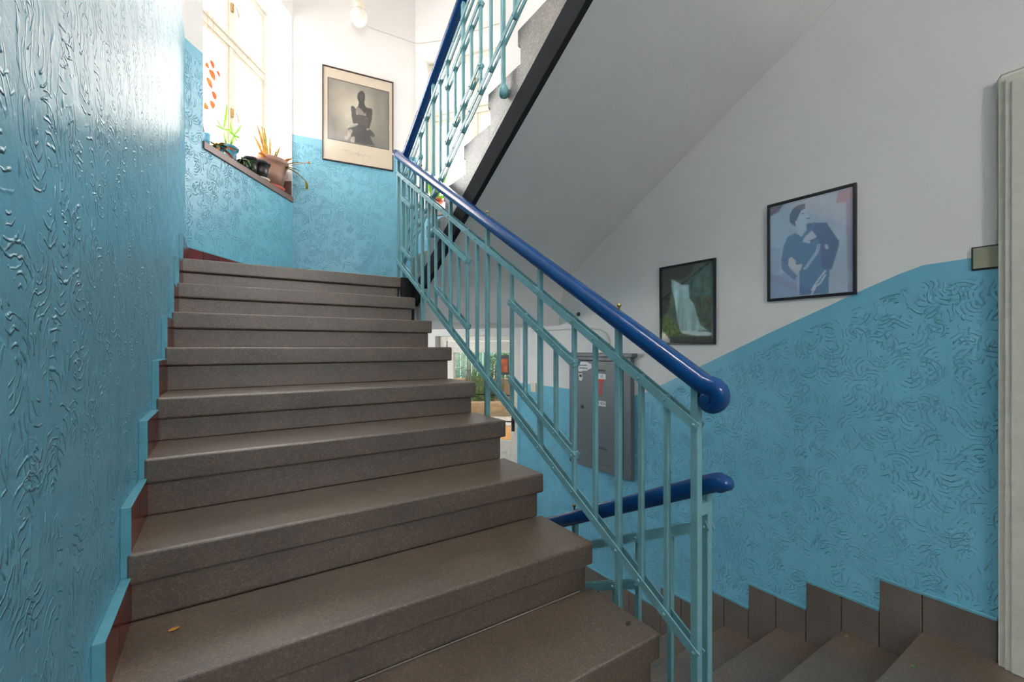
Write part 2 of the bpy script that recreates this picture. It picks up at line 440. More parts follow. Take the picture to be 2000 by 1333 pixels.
# ------------------------------------------------------------------ stair flights
NOSE = .078; OV = .018
def step_block(mb, x0, x1, y, z, zb, run, sgn, end, rise, m=0):
    """one terrazzo step: nosing at y, tread at z, body down to zb; sgn +1 rises towards +y; end = side with overhang (+1/-1/0)"""
    b0, b1 = (x0+(OV if end < 0 else 0), x1-(OV if end > 0 else 0))
    yb = y+sgn*OV; yr = y+sgn*(run+OV)
    prof = [(yb, z-NOSE-.012), (y, z-NOSE), (y, z), (yr, z), (yr, z-.03), (yb+sgn*.02, z-.03)]
    # nosing slab with sloped underside
    lo = [(x0, y, z-NOSE), (x1, y, z-NOSE), (x1, yr, z-NOSE), (x0, yr, z-NOSE)]
    mb.prism(lo if sgn > 0 else lo[::-1], (0,0,NOSE), m)
    mb.prism([(b0, min(yb, yr), zb), (b1, min(yb, yr), zb), (b1, max(yb, yr), zb), (b0, max(yb, yr), zb)], (0,0,z-NOSE-zb+.002), m)
def flight(name, label, x0, x1, ys, zs, zbs, run, sgn, end, mat, cat='stairs'):
    t = thing(name, ((x0+x1)/2, ys[0], min(zs)-.2), label, cat)
    for y, z, zb in zip(ys, zs, zbs):
        mb = MB(); step_block(mb, x0, x1, y, z, zb, run, sgn, end, 0)
        part(mb, 'step', mat, t, bevel=.008, seg=3)
    return t
DZ = {3:-.002, 2:-.006, 1:-.006, 0:0, -1:-.010, -2:.004, -3:-.002, -4:-.006, -5:0, -6:0}
ks = list(range(-6, 3))
up_f = flight('stair_flight', 'brown terrazzo stairs going up to the half landing beside the glossy blue wall', -.2, 1.10,
       [YK(k) for k in ks], [ZK(k)+DZ[k] for k in ks], [ZK(k)-.1717+DZ.get(k-1, 0)-.004 for k in ks], .2877, 1, 1, M_TERR)
# top riser of this flight, under the edge of the half landing
mb = MB(); mb.box((-.2, YK(3), ZH-.0785), (1.10, YK(3)+.25, ZH-.0005)); mb.box((-.2, YK(3)+OV, ZK(2)-.01), (1.082, YK(3)+.25, ZH-.078))
part(mb, 'step', M_TERR, up_f, bevel=.008, seg=3)
mb = MB(); sl = .1717/.2877
y0, y1 = YK(-6)+.03, YK(3)+.02
mb.prism([(-.2, y0, -.03), (-.2, 3.20, E+.325), (-.2, 3.408, E+.325), (-.2, 3.408, E+.19), (-.2, 3.02, E+.19), (-.2, y0+.25, -.26), (-.2, y0, -.26)], (1.27,0,0))
part(mb, 'waist_slab', M_WHITE, up_f)
# flight down to the lower landing
lys = [.60+.289*i for i in range(1, 5)]; lzs = [E-1.34, E-1.482, E-1.624, E-1.77]
dn_f = flight('stair_flight', 'brown terrazzo stairs going down past the cream door casing to the garden door', 1.22, XR-.012,
       lys, lzs, [ZB]*4, -.289*-1, -1, -1, M_TERR)
mb = MB(); mb.box((1.22, .40, -NOSE), (XR-.012, .60+.0, -.0005)); mb.box((1.24, .40, -.16), (XR-.012, .60-OV, -NOSE))
part(mb, 'step', M_TERR, dn_f, bevel=.008, seg=3)
# flight up from the half landing, overhead on the right
uys = [2.356+.2877*(4-j) for j in range(1, 11)]; uzs = [E+.515+.1717*j for j in range(1, 11)]
upper_f = thing('stair_flight', (1.8, 2.0, ZH), 'overhead stair flight with grey terrazzo step ends and black painted lower edge', 'stairs')
for y, z in zip(uys, uzs):
    mb = MB(); yr = y-.2877-.02
    mb.prism([(1.20, y, z), (1.20, y, z-NOSE), (1.20, y-.006, z-NOSE-.010), (1.20, y-.022, z-NOSE-.012), (1.20, y-.024, z-.27), (1.20, yr, z-.10), (1.20, yr, z)], (XR-.012-1.20,0,0))
    part(mb, 'step', M_TERRL, upper_f, bevel=.012, seg=3)
bt = lambda y: E+2.25-.568*y
bb = lambda y: E+2.10-.566*y
ya, yb_ = .60, 3.17
mb = MB(); mb.prism([(1.2004, ya, bt(ya)), (1.2004, yb_, bt(yb_)), (1.2004, yb_, E+2.408-.594*yb_), (1.2004, ya, E+2.408-.594*ya)], (.03,0,0)) 
part(mb, 'string', M_TERRL, upper_f)
mb = MB(); mb.prism([(1.198, ya, bb(ya)), (1.198, yb_, bb(yb_)), (1.198, yb_, bt(yb_)), (1.198, ya, bt(ya))], (.03,0,0))
part(mb, 'black_string_edge', M_BLACK, upper_f, bevel=.003)
mb = MB(); sw = lambda y: E+2.17-.546*y
vs = []; n_ = 0
prof = [(ya, None), (1.2, None), (1.8, None), (2.3, None), (2.55, None), (2.72, .665), (2.84, .585), (2.92, .515), (2.97, .43), (2.995, .33), (3.002, .191)]
for y, zr in prof:
    zw = sw(y) if zr is None else E+zr
    zl = bb(y)+.004 if y < 2.8 else min(bb(y)+.004, E+zr) if zr else bb(y)
    vs += [(1.2, y, zl), (1.30, y, zl*.75+zw*.25), (1.8, y, zl*.3+zw*.7), (XR-.001, y, zw)]; n_ += 1
fs = [(4*i+j, 4*i+j+1, 4*i+j+5, 4*i+j+4) for i in range(n_-1) for j in range(3)]
k0 = len(vs)      # upper face of the slab
vs += [(1.205, ya, bt(ya)+.12), (XR-.001, ya, bt(ya)+.12), (XR-.001, 3.002, E+.62), (1.205, 3.002, E+.62)]
fs += [(k0, k0+3, k0+2, k0+1), (3, 2, 1, 0, k0, k0+1)]
mb.add(vs, fs)
sf = part(mb, 'soffit', M_WHITE, upper_f, smooth=True)

# ------------------------------------------------------------------ skirting tiles
SK = .145
def tile(mb, w, s0, s1, z0, z1, th=.012, m=0, gap=.0018):
    mb.prism([w.pt(s0+gap, z0), w.pt(s1-gap, z0), w.pt(s1-gap, z1), w.pt(s0+gap, z1)], -w.n*th, m)
mb = MB(); sy = lambda y: 3.60-y
trd = [0.0, E-1.34, E-1.482, E-1.624, E-1.77, ZB]
edges = [.745, 1.041, 1.331, 1.620, 1.923]
def band(y0, y1, ztop, zbot, joints):
    ys = [y0]+[j for j in joints if y0 < j < y1]+[y1]
    for a, b in zip(ys, ys[1:]): tile(mb, W_R, sy(b), sy(a), zbot, ztop, m=0)
    mb.prism([W_R.pt(sy(y1), ztop), W_R.pt(sy(y0), ztop), W_R.pt(sy(y0), ztop+.012), W_R.pt(sy(y1), ztop+.012)], -W_R.n*.0135, 1)
band(.385, edges[0], SK+.01, -.15, [.60])
for i in range(1, 5):
    band(edges[i-1], edges[i], trd[i]+.155, trd[i]-.17, [edges[i-1]+.144])
band(edges[4], 3.59, ZB+.15, ZB, [2.2, 2.5, 2.8, 3.1, 3.4])
band(-1.9, -.72, SK, 0, [-1.0, -1.3, -1.6])
for y in edges:   # paint edge running down each upright
    pass
tag(mb.build('baseboard_right', [M_TILE, M_TEAL], bevel=.0012, seg=1), kind='structure')
mb = MB(); sl_ = lambda y: y-YB
kk = list(range(-6, 4))
for k in kk:
    y0 = YK(k)+.008; y1 = YK(k+1)+.008 if k < 3 else A.y
    zt = (ZK(k) if k < 3 else ZH)+.112+.004*(k+4); zb = ZK(k-1)
    ym = (y0+y1)/2
    for a, b in ((y0, ym-.0), (ym, y1)): tile(mb, W_L, sl_(a), sl_(b), zb, zt-.004, th=.020, m=0)
    # painted top edge and painted end face
    mb.prism([W_L.pt(sl_(y0), zt-.004), W_L.pt(sl_(y1), zt-.004), W_L.pt(sl_(y1), zt), W_L.pt(sl_(y0), zt)], -W_L.n*.021, 1)
    zf = ((ZK(k-1)+.112+.004*(k+3)) if k > -6 else .15)
    mb.prism([W_L.pt(sl_(y0)-.004, zf), W_L.pt(sl_(y0), zf), W_L.pt(sl_(y0), zt), W_L.pt(sl_(y0)-.004, zt)], -W_L.n*.021, 1)
ys = [-1.5+.2*i for i in range(10)]+[YK(-6)+.008]
for a, b in zip(ys, ys[1:]): tile(mb, W_L, sl_(a), sl_(b), 0, .145, th=.02)
mb.prism([W_L.pt(sl_(-1.5), .145), W_L.pt(sl_(YK(-6)), .145), W_L.pt(sl_(YK(-6)), .15), W_L.pt(sl_(-1.5), .15)], -W_L.n*.021, 1)
tag(mb.build('baseboard_left', [M_RED, M_TEAL], bevel=.0015, seg=2), kind='structure')
for w, nm in ((W_AB, 'baseboard_bay_left'), (W_BC, 'baseboard_bay_middle'), (W_CD, 'baseboard_bay_right')):
    mb = MB(); n = int(w.len/.15); 
    for i in range(n+1):
        a, b = i*.15, min(w.len, (i+1)*.15)
        if b-a > .02: tile(mb, w, a, b, ZH, ZH+.155, th=.014, gap=.002)
    w.rect(mb, 0, w.len, ZH+.155, ZH+.162, 1, -.015)
    if w is not W_CD:
        for i in range(n+1):
            a, b = i*.15, min(w.len, (i+1)*.15)
            if b-a > .02: tile(mb, w, a, b, ZB, ZB+.15, th=.012, gap=.002)
    tag(mb.build(nm, [M_RED, M_TEAL]), kind='structure')

# ------------------------------------------------------------------ railings
def railing(label, X, up, lo, ys, mains, longs, ends, hand, midspans, post_z, end_info):
    """up/lo: functions y->z of the two sloping bars; ys baluster positions; all world coordinates"""
    t = thing('stair_railing', (X, ys[0], lo(ys[0])), label, 'railing')
    for i, y in enumerate(ys):
        if i in ends:   # newel
            z0 = post_z(y); z1 = hand(y)
            mb = MB(); mb.box((X-.0115, y-.0115, z0), (X+.0115, y+.0115, z1)); part(mb, 'newel_post', M_RAIL, t, bevel=.0015, seg=1)
        elif i in mains:
            z0 = (post_z(y) if i in longs else lo(y)-.012)
            mb = MB(); mb.box((X-.010, y-.010, z0), (X+.010, y+.010, hand(y))); part(mb, 'post', M_RAIL, t, bevel=.0015, seg=1)
        else:
            sp = [m for m in midspans if m[0]+.01 < y < m[1]-.01]
            if sp and sp[0][2] and abs(y-hand_main(y, ys, mains)) > .001:
                z0, z1 = lo(y)+.14-.012, up(y)-.16+.012
            else: z0, z1 = lo(y)-.014, up(y)+.014
            mb = MB(); mb.box((X-.008, y-.008, z0), (X+.008, y+.008, z1)); part(mb, 'baluster', M_RAIL, t, bevel=.001, seg=1)
    def dbl(y0, y1, f, crossing):
        rv = []
        for s in (-1, 1):
            mb = MB(); mb.bar((X+s*.0125, y0-.012, f(y0-.012)), (X+s*.0125, y1+.012, f(y1+.012)), .005, .027)
            if s < 0:
                for y in crossing:
                    mb.sphere((X-.0152, y, f(y)), .0048, 8, 5)
            part(mb, 'rail_bar', M_RAIL, t)
    full = [y for i, y in enumerate(ys)]
    dbl(ys[0], ys[-1], up, full); dbl(ys[0], ys[-1], lo, full)
    for y0, y1, _ in midspans:
        cr = [y for y in ys if y0-.01 <= y <= y1+.01]
        dbl(y0, y1, lambda y: up(y)-.16, cr); dbl(y0, y1, lambda y: lo(y)+.14, cr)
        for y in (y0, y1):       # clamp collars where the short bars end
            for z in (up(y)-.16, lo(y)+.14):
                mb = MB(); mb.box((X-.014, y-.011, z-.015), (X+.014, y+.011, z+.015)); part(mb, 'collar', M_RAIL, t, bevel=.002, seg=1)
    return t
def hand_main(y, ys, mains): return 99
def handrail(t, X, path, r=.030):
    mb = MB(); n = 18; P = [Vector(p) for p in path]; k = len(P); vs = []
    for i, p in enumerate(P):
        tt = (P[min(i+1, k-1)]-P[max(i-1, 0)]).normalized(); sd = Vector((1,0,0)); upv = sd.cross(tt); upv.normalize()
        if upv.z < 0 and i == 0: upv = upv
        rr = r if not isinstance(r, list) else r[i]
        for j in range(n):
            g = 2*math.pi*j/n; cx, cy = math.cos(g), math.sin(g)
            sx = math.copysign(abs(cx)**.75, cx)*rr; sy = math.copysign(abs(cy)**.75, cy)*rr*.92
            vs.append(p+sd*sx+upv*sy)
    fs = [(i*n+j, i*n+(j+1) % n, (i+1)*n+(j+1) % n, (i+1)*n+j) for i in range(k-1) for j in range(n)]
    fs += [tuple(range(n))[::-1], tuple(range((k-1)*n, k*n))]
    mb.add(vs, fs)
    return part(mb, 'handrail', M_BLUEPVC, t, smooth=True)
def knob(t, h, X, y, z):
    mb = MB(); mb.lathe([(.0035,0),(.0035,.006),(.003,.012),(.0065,.016),(.008,.021),(.006,.026),(.001,.028)], (X, y, z), 12)
    return part(mb, 'brass_knob', M_BRASS, t, smooth=True)
# left flight
X1 = 1.13
ysA = [.762,.861,.959,1.057,1.169,1.284,1.395,1.501,1.612,1.721,1.836,1.948,2.057,2.168,2.277,2.385,2.487,2.600,2.713,2.825,2.930,3.030,3.134,3.222,3.314]
upA = lambda y: E+.612*y-.687
loA = lambda y: E+.600*y-1.325
hcA = lambda y: E+.613*y-.585+.030
rA = railing('teal metal railing with dark blue scroll-ended handrail beside the rising terrazzo steps', X1, upA, loA, ysA,
        {3,7,11,15,19}, {3,11,19}, {0,24}, hcA, [(1.284,1.721,1),(2.168,2.600,1),(3.030,3.222,1)],
        lambda y: (-.12 if y < .8 else (loA(y)-.24 if y < 3.2 else ZH-.12)), None)
path = [(X1, 3.36, hcA(3.36)+.004)]+[(X1, y, hcA(y)) for y in np.linspace(3.30, .735, 30)]
r = [.031]*len(path)
cy, cz = .722, hcA(.735)-.038   # scroll
base_ang = math.radians(60)
for i in range(1, 30):
    a = math.radians(105)+math.radians(i*15.5)
    rr = .036*(1-.85*i/29)
    path.append((X1, cy+.000+math.cos(a)*rr, cz+math.sin(a)*rr)); r.append(.031-.020*min(1, i/16))
handrail(rA, X1, path, r)
mb = MB(); mb.tube([(X1-.024, cy, cz), (X1+.024, cy, cz)], .016, 16); part(mb, 'scroll_boss', M_BLUEPVC, rA, smooth=True, bevel=.006)
for y in (1.055, 1.949, 2.844): knob(rA, None, X1, y, hcA(y)+.030)
# little round escutcheon of the scroll
for y in (1.057, 1.948, 2.825):   # brackets fixing the long posts to the step ends
    mb = MB(); mb.box((1.083, y-.012, loA(y)-.23), (X1+.004, y+.012, loA(y)-.205)); part(mb, 'bracket', M_RAIL, rA)
# upper flight
X2 = 1.17
nos = lambda y: E+1.202+.594*(2.356-y)
upB = lambda y: nos(y)+.664
loB = lambda y: nos(y)+.025
hcB = lambda y: upB(y)+.135
ysB = [3.314-.1095*i for i in range(0, 25)]
idx = {i: y for i, y in enumerate(ysB)}
ysBs = ysB[::-1]
def mk(i): return len(ysB)-1-i
import itertools
yB0 = [3.30,3.18,3.07,2.96,2.851,2.737,2.62,2.51,2.404,2.30,2.196,2.09,1.981,1.863,1.754,1.64,1.53,1.42,1.31,1.20,1.09,.98,.87,.76]
yB = yB0[::-1]; nB = len(yB)
ib = lambda y: min(range(nB), key=lambda i: abs(yB[i]-y))
rB = railing('teal metal railing with blue handrail climbing the overhead stair flight', X2, upB, loB, yB,
        {ib(2.737), ib(2.30), ib(1.863), ib(1.42), ib(.98)}, {ib(2.737), ib(1.863), ib(.98)}, {0, nB-1}, hcB,
        [(2.09,2.51,1),(1.20,1.64,1),(2.96,3.18,1)], lambda y: (nos(y)-.215 if y < 3.2 else ZH-.12), None)
path = [(X2, y, hcB(y)) for y in np.linspace(.70, 3.24, 24)]+[(X2, 3.275, hcB(3.26)+.004), (X2-.006, 3.31, hcB(3.27)+.012), (X2-.015, 3.345, hcB(3.27)+.03), (X2-.02, 3.36, hcB(3.27)+.045)]
handrail(rB, X2, path, .030)
for y in (2.737, 1.863): knob(rB, None, X2, y+.1, hcB(y+.1)+.028)
for y in (2.737, 1.863, .98):
    mb = MB(); mb.lathe([(.0,-.045),(.018,-.04),(.026,-.024),(.027,-.006),(.020,.012),(.012,.024),(.011,.03)], (X2+.004, y, nos(y)-.205), 16)
    part(mb, 'post_foot', M_RAIL, rB, smooth=True)
# railing of the lower flight
X3 = 1.19
nosC = lambda y: E-1.197-.4925*(y-.60)
upC = lambda y: nosC(y)+.755
loC = lambda y: nosC(y)+.04
hcC = lambda y: E-.405-.49*(y-.77)
yC = [.769,.893,1.023,1.13,1.236,1.345,1.46,1.57,1.68,1.79,1.90]
rC = railing('teal metal railing with blunt-ended blue handrail running down to the lower landing', X3, upC, loC, yC,
        {5}, {5}, {0, 10}, hcC, [(1.023,1.46,1)], lambda y: max(ZB, nosC(y)-.30), None)
path = [(X3, .700+.05*q*q, hcC(.73)+.004-.022*(1-q)) for q in (0, .15, .3, .5, .75)]+[(X3, y, hcC(y)) for y in np.linspace(.75, 1.98, 16)]
handrail(rC, X3, path, [.008,.017,.023,.028,.030]+[.030]*16)
knob(rC, None, X3, 1.352, hcC(1.352)+.028)
mb = MB(); mb.box((X3-.05, .757, hcC(.77)-.08), (X3-.008, .781, hcC(.77)-.045)); part(mb, 'bracket', M_RAIL, rC)

# ------------------------------------------------------------------ windows
def window(w, hole, name, munt, off, lefts):
    """casement window: outer frame, centre post, transom and four glazed sashes; local x along the wall, y outwards"""
    t = thing(name, tuple(w.pt(0, 0)), rz=w.ang, kind='structure')
    a0, a1, z0, z1 = hole; a0 += .02; a1 -= .03; z0 += .0; z1 -= .008
    y0, y1 = off, off+.07
    mb = MB()
    mb.box((a0, y0, z0), (a0+.045, y1, z1)); mb.box((a1-.045, y0, z0), (a1, y1, z1))
    mb.box((a0+.045, y0, z1-.045), (a1-.045, y1, z1)); mb.box((a0+.045, y0, z0), (a1-.045, y1, z0+.06))
    part(mb, 'window_frame', M_WOODW, t, world=False, bevel=.004)
    zt0, zt1 = E+2.535, E+2.655
    mb = MB(); mb.box((a0+.045, y0-.012, zt0+.02), (a1-.045, y1, zt1-.02)); mb.box((a0+.045, y0-.03, zt1-.045), (a1-.045, y0-.012, zt1-.03))
    part(mb, 'window_transom', M_WOODW, t, world=False, bevel=.004)
    mb = MB(); mb.box((munt-.022, y0-.006, z0+.06), (munt+.022, y1, zt0+.02)); mb.box((munt-.022, y0-.006, zt1-.02), (munt+.022, y1, z1-.045))
    part(mb, 'window_post', M_WOODW, t, world=False, bevel=.004)
    for (b0, b1) in ((a0+.045, munt-.022), (munt+.022, a1-.045)):
        for (c0, c1) in ((z0+.06, zt0+.02), (zt1-.02, z1-.045)):
            f = .036; mb = MB(); ya, yb = y0+.005, y0+.05
            mb.box((b0, ya, c0), (b0+f, yb, c1)); mb.box((b1-f, ya, c0), (b1, yb, c1))
            mb.box((b0+f, ya, c0), (b1-f, yb, c0+f)); mb.box((b0+f, ya, c1-f), (b1-f, yb, c1))
            s = part(mb, 'sash', M_WOODW, t, world=False, bevel=.003)
            g = MB(); g.box((b0+f-.004, y0+.026, c0+f-.004), (b1-f+.004, y0+.030, c1-f+.004))
            part(g, 'pane', M_GLASS, s, world=False)
    # turn handles on the centre post
    mb = MB(); 
    for z in (E+2.0, E+2.9):
        mb.box((munt-.012, y0-.018, z-.035), (munt+.012, y0-.006, z+.035)); mb.tube([(munt, y0-.02, z), (munt, y0-.045, z), (munt+.015, y0-.05, z-.03), (munt+.03, y0-.05, z-.07)], .006, 8)
    part(mb, 'window_handle', M_BRASS, t, world=False)
    return t
w1 = window(W_AB, HOLE_L, 'window_1', .80, .24, None)
w2 = window(W_CD, HOLE_R, 'window_2', .612, .24, None)
for w, h, nm in ((W_AB, HOLE_L, 'sill_1'), (W_CD, HOLE_R, 'sill_2')):
    mb = MB(); P = [w.pt(h[0]-.0, SILL-.055, -.012), w.pt(h[1]+.0, SILL-.055, -.012), w.pt(h[1], SILL-.055, .24), w.pt(h[0], SILL-.055, .24)]
    mb.prism(P, (0,0,.055)); tag(mb.build(nm, M_SILL, bevel=.004), kind='structure')
# upright brown piece at the end of the left sill
mb = MB(); w = W_AB
mb.prism([w.pt(HOLE_L[1]-.02, SILL, .0), w.pt(HOLE_L[1]-.008, SILL, .0), w.pt(HOLE_L[1]-.008, SILL, .235), w.pt(HOLE_L[1]-.02, SILL, .235)], (0,0,.15))
tag(mb.build('sill_end_piece', M_SILL, bevel=.002), kind='structure')

# ------------------------------------------------------------------ garden door on the lower landing
def garden_door():
    w = W_CD; t = thing('door_1', tuple(w.pt(0, 0)), rz=w.ang, kind='structure')
    a0, a1, z0, z1 = HOLE_D; y0 = .09
    mb = MB(); mb.box((a0+.008, y0-.01, z0), (a0+.10, y0+.07, z1-.008)); mb.box((a1-.05, y0-.01, z0), (a1-.008, y0+.07, z1-.008)); mb.box((a0+.10, y0-.01, z1-.06), (a1-.05, y0+.07, z1-.008))
    part(mb, 'door_frame', M_WOODW, t, world=False, bevel=.004)
    b0, b1 = a0+.102, a1-.052; zt = z1-.062; g0, g1, gz0, gz1 = b0+.075, b1-.055, E-.96, E-.06
    mb = MB(); ya, yb = y0+.005, y0+.045
    mb.box((b0, ya, z0+.01), (g0, yb, zt)); mb.box((g1, ya, z0+.01), (b1, yb, zt)); mb.box((g0, ya, gz1), (g1, yb, zt)); mb.box((g0, ya, z0+.01), (g1, yb, gz0))
    lf = part(mb, 'door_leaf', M_WOODW, t, world=False, bevel=.003)
    mb = MB()
    for (p0, p1, q0, q1) in ((b0+.10, b1-.10, z0+.12, gz0-.11),):
        for bx in (((p0, q0), (p1, q0+.012)), ((p0, q1-.012), (p1, q1)), ((p0, q0), (p0+.012, q1)), ((p1-.012, q0), (p1, q1))):
            mb.box((bx[0][0], ya-.006, bx[0][1]), (bx[1][0], ya, bx[1][1]))
    part(mb, 'door_moulding', M_WOODW, lf, world=False)
    mb = MB(); mb.box((g0, ya+.02, gz0), (g1, ya+.025, gz1)); part(mb, 'door_glass', M_DGLASS, lf, world=False)
    mb = MB(); mb.box((.765, yb+.004, gz0), (.777, yb+.016, gz1))
    for z in (E-.505, E-.775): mb.tube([(g0, yb+.02, z), (g1, yb+.02, z)], .006, 8)
    part(mb, 'door_grille', M_DIRT, lf, world=False)
    mb = MB(); mb.box((b1-.045, ya-.006, E-.86), (b1-.015, ya, E-.66)); mb.tube([(b1-.03, ya-.006, E-.755), (b1-.03, ya-.05, E-.755), (b1-.15, ya-.05, E-.758)], .008, 8)
    part(mb, 'door_handle', M_CABD, lf, world=False)
    return t
garden_door()
# door and casing at the right of the landing
mb = MB(); t = thing('door_2', (XR, 0, 0), kind='structure')
mb.box((XR-.032, .30, 0), (XR, .38, 2.205)); mb.box((XR-.032, -.72, 0), (XR, -.64, 2.205)); mb.box((XR-.032, -.64, 2.125), (XR, .30, 2.205))
mb.box((XR-.042, .30, 0), (XR-.032, .362, 2.19)); mb.box((XR-.048, .30, 0), (XR-.042, .345, 2.175))
part(mb, 'door_casing', M_DOORW, t, bevel=.004)
mb = MB(); mb.box((XR-.02, -.64, .005), (XR-.002, .30, 2.125)); lf = part(mb, 'door_leaf', M_DOORW, t, bevel=.003)
mb = MB(); mb.tube([(XR-.02, -.55, 1.03), (XR-.07, -.55, 1.03), (XR-.07, -.44, 1.03)], .009, 10); part(mb, 'door_handle', M_BRASS, lf, smooth=True)
mb = MB(); mb.tube([(XR-.006, .388, E+.392), (XR-.006, .386, 1.8), (XR-.004, .388, 2.0), (XR-.006, .384, 2.21), (XR-.04, .37, 2.212), (XR-.04, -.2, 2.212)], .003, 6)
solo(mb, 'cable', M_CABLE, 'thin white cable running up and over the cream door casing', 'cable')
mb = MB(); mb.box((XR-.004, .3805, E+.300), (XR, .456, E+.392), 0); mb.box((XR-.012, .3805, E+.306), (XR-.004, .450, E+.386), 1)
solo(mb, 'junction_box', [M_DIRT, M_BOX], 'small beige cover plate on the wall against the cream door casing', 'cover plate', bevel=.001, seg=1)

# ------------------------------------------------------------------ grey electric cabinet on the right wall
t = thing('meter_cabinet', (XR, 2.49, E-.95), 'grey metal electric meter cabinet with stickers on the lower stair wall', 'cabinet')
x0, x1 = XR-.04, XR
mb = MB(); mb.box((x0, 2.155, E-.955), (x1, 2.225, E-.075)); mb.box((x0, 2.755, E-.955), (x1, 2.82, E-.075)); mb.box((x0, 2.225, E-.955), (x1, 2.755, E-.905)); mb.box((x0, 2.225, E-.105), (x1, 2.755, E-.075)); mb.box((XR-.01, 2.225, E-.905), (x1, 2.755, E-.105), 1)
part(mb, 'cabinet_body', [M_CAB, M_CABD], t, bevel=.003)
mb = MB(); mb.box((XR-.065, 2.125, E-.075), (x1, 2.85, E-.045)); part(mb, 'top_ledge', M_CAB, t, bevel=.006)
mb = MB(); mb.box((x0-.004, 2.229, E-.901), (x0+.014, 2.751, E-.109)); dr = part(mb, 'cabinet_door', M_CAB, t, bevel=.002)
xf = x0-.005
def rng(c, r, n=20, w=.0015):
    return [(xf-.001, c[0]+math.cos(g)*r, c[1]+math.sin(g)*r) for g in np.linspace(0, 2*math.pi, n)]
mb = MB(); mb.tube(rng((2.655, E-.48), .014), .0016, 6); mb.sphere((xf, 2.655, E-.48), .006); part(mb, 'lock', M_CABD, dr)
mb = MB(); mb.box((xf-.002, 2.38, E-.782), (xf, 2.52, E-.777)); mb.box((xf-.002, 2.38, E-.772), (xf, 2.52, E-.768)); part(mb, 'vent_slot', M_CABD, dr)
mb = MB(); mb.box((xf-.0015, 2.40, E-.185), (xf, 2.50, E-.172)); part(mb, 'name_slot', M_CABD, dr)
def text(body, size, loc, mat, parent, name='lettering'):
    cu = bpy.data.curves.new('tmp', 'FONT'); cu.body = body; cu.size = size; cu.align_x = 'CENTER'; cu.align_y = 'CENTER'; cu.extrude = .0003
    ob = bpy.data.objects.new('tmp', cu); COL.objects.link(ob)
    dg = bpy.context.evaluated_depsgraph_get(); me = bpy.data.meshes.new_from_object(ob.evaluated_get(dg))
    bpy.data.objects.remove(ob)
    # text faces -x, reading towards -y
    for v in me.vertices:
        x, y, z = v.co; v.co = (loc[0]-z-parent_world(parent).x, loc[1]-x-parent_world(parent).y, loc[2]+y-parent_world(parent).z)
    me.materials.clear(); me.materials.append(mat)
    o = bpy.data.objects.new(name, me); COL.objects.link(o); o.parent = parent
    return o
def sticker(y0, y1, z0, z1, nm='sticker', m=M_PAPER, pts=None, lab=None):
    mb = MB()
    P = pts or [(y0, z0), (y1, z0), (y1, z1), (y0, z1)]
    mb.prism([(xf, y, z) for y, z in P], (-.0006, 0, 0)); o = part(mb, nm, m, dr)
    if lab: o['label'] = lab
    return o
s1 = sticker(0, 0, 0, 0, pts=[(2.70, E-.195), (2.70, E-.118), (2.60, E-.118), (2.575, E-.128), (2.55, E-.135), (2.545, E-.165), (2.575, E-.175), (2.60, E-.188), (2.64, E-.19), (2.68, E-.20)], lab='torn white sticker')
rs = random.Random(11); mb = MB()      # two rows of print too small to read
for zz in (E-.145, E-.168):
    y = 2.69
    while y > 2.595:
        L = rs.uniform(.003, .008); mb.box((xf-.0010, y-L, zz-.005), (xf-.0006, y, zz+.005*rs.uniform(.3, 1))); y -= L+.0025
part(mb, 'printed_mark', M_INK, dr)
sticker(0, 0, 0, 0, pts=[(2.70, E-.215), (2.655, E-.210), (2.650, E-.25), (2.665, E-.275), (2.69, E-.27)], lab='small torn white sticker')
mb = MB(); mb.prism([(xf-.0006, y, z) for y, z in ((2.69, E-.222), (2.66, E-.222), (2.66, E-.245), (2.69, E-.24))], (-.0004,0,0)); part(mb, 'printed_mark', M_INK, dr)
sticker(2.395, 2.495, E-.245, E-.205, lab='white number sticker'); text('V2', .026, (xf-.0008, 2.435, E-.226), M_INK, dr)
sticker(0, 0, 0, 0, 'red_arrow', M_REDINK, pts=[(2.490, E-.247), (2.410, E-.247), (2.413, E-.262), (2.436, E-.27), (2.438, E-.33), (2.43, E-.335), (2.448, E-.385), (2.466, E-.335), (2.458, E-.33), (2.462, E-.27), (2.487, E-.262)], lab='red downward arrow sticker')
sticker(2.395, 2.515, E-.452, E-.412, lab='white code sticker'); text('UR 836', .034, (xf-.0008, 2.452, E-.432), M_INK, dr)
# small things on that wall
t = thing('light_switch', (XR, 3.3, E-.42), 'cream double switch plate on the garden door side of the cabinet', 'switch')
mb = MB(); mb.box((XR-.012, 3.335, E-.425), (XR, 3.415, E-.335)); part(mb, 'wide_plate', M_PLAST, t, bevel=.003)
mb = MB(); mb.box((XR-.014, 3.235, E-.425), (XR, 3.315, E-.335)); sp = part(mb, 'plate', M_PLAST, t, bevel=.003)
mb = MB(); mb.box((XR-.02, 3.25, E-.41), (XR-.012, 3.30, E-.35)); part(mb, 'rocker', M_PLAST, sp, bevel=.003)
mb = MB(); mb.tube([(XR-.005, 3.40, E+.150), (XR-.005, 2.9, E+.153), (XR-.005, 2.60, E+.150), (XR-.005, 2.50, E+.138), (XR-.005, 2.43, E+.105), (XR-.005, 2.395, E+.05), (XR-.005, 2.385, E-.045)], .0055, 8)
solo(mb, 'cable', M_CABLE, 'white surface cable bending down into the grey meter cabinet', 'cable', smooth=True)
mb = MB(); mb.lathe([(.016, 0), (.018, .004), (.012, .016), (.004, .02)], (0,0,0), 16)
mb.v = [(XR-z, 2.743+x, E+.273+y) for x, y, z in mb.v]
solo(mb, 'wall_plug', M_DIRT, 'dark round plug in the white wall above the bending cable', 'plug', smooth=True)

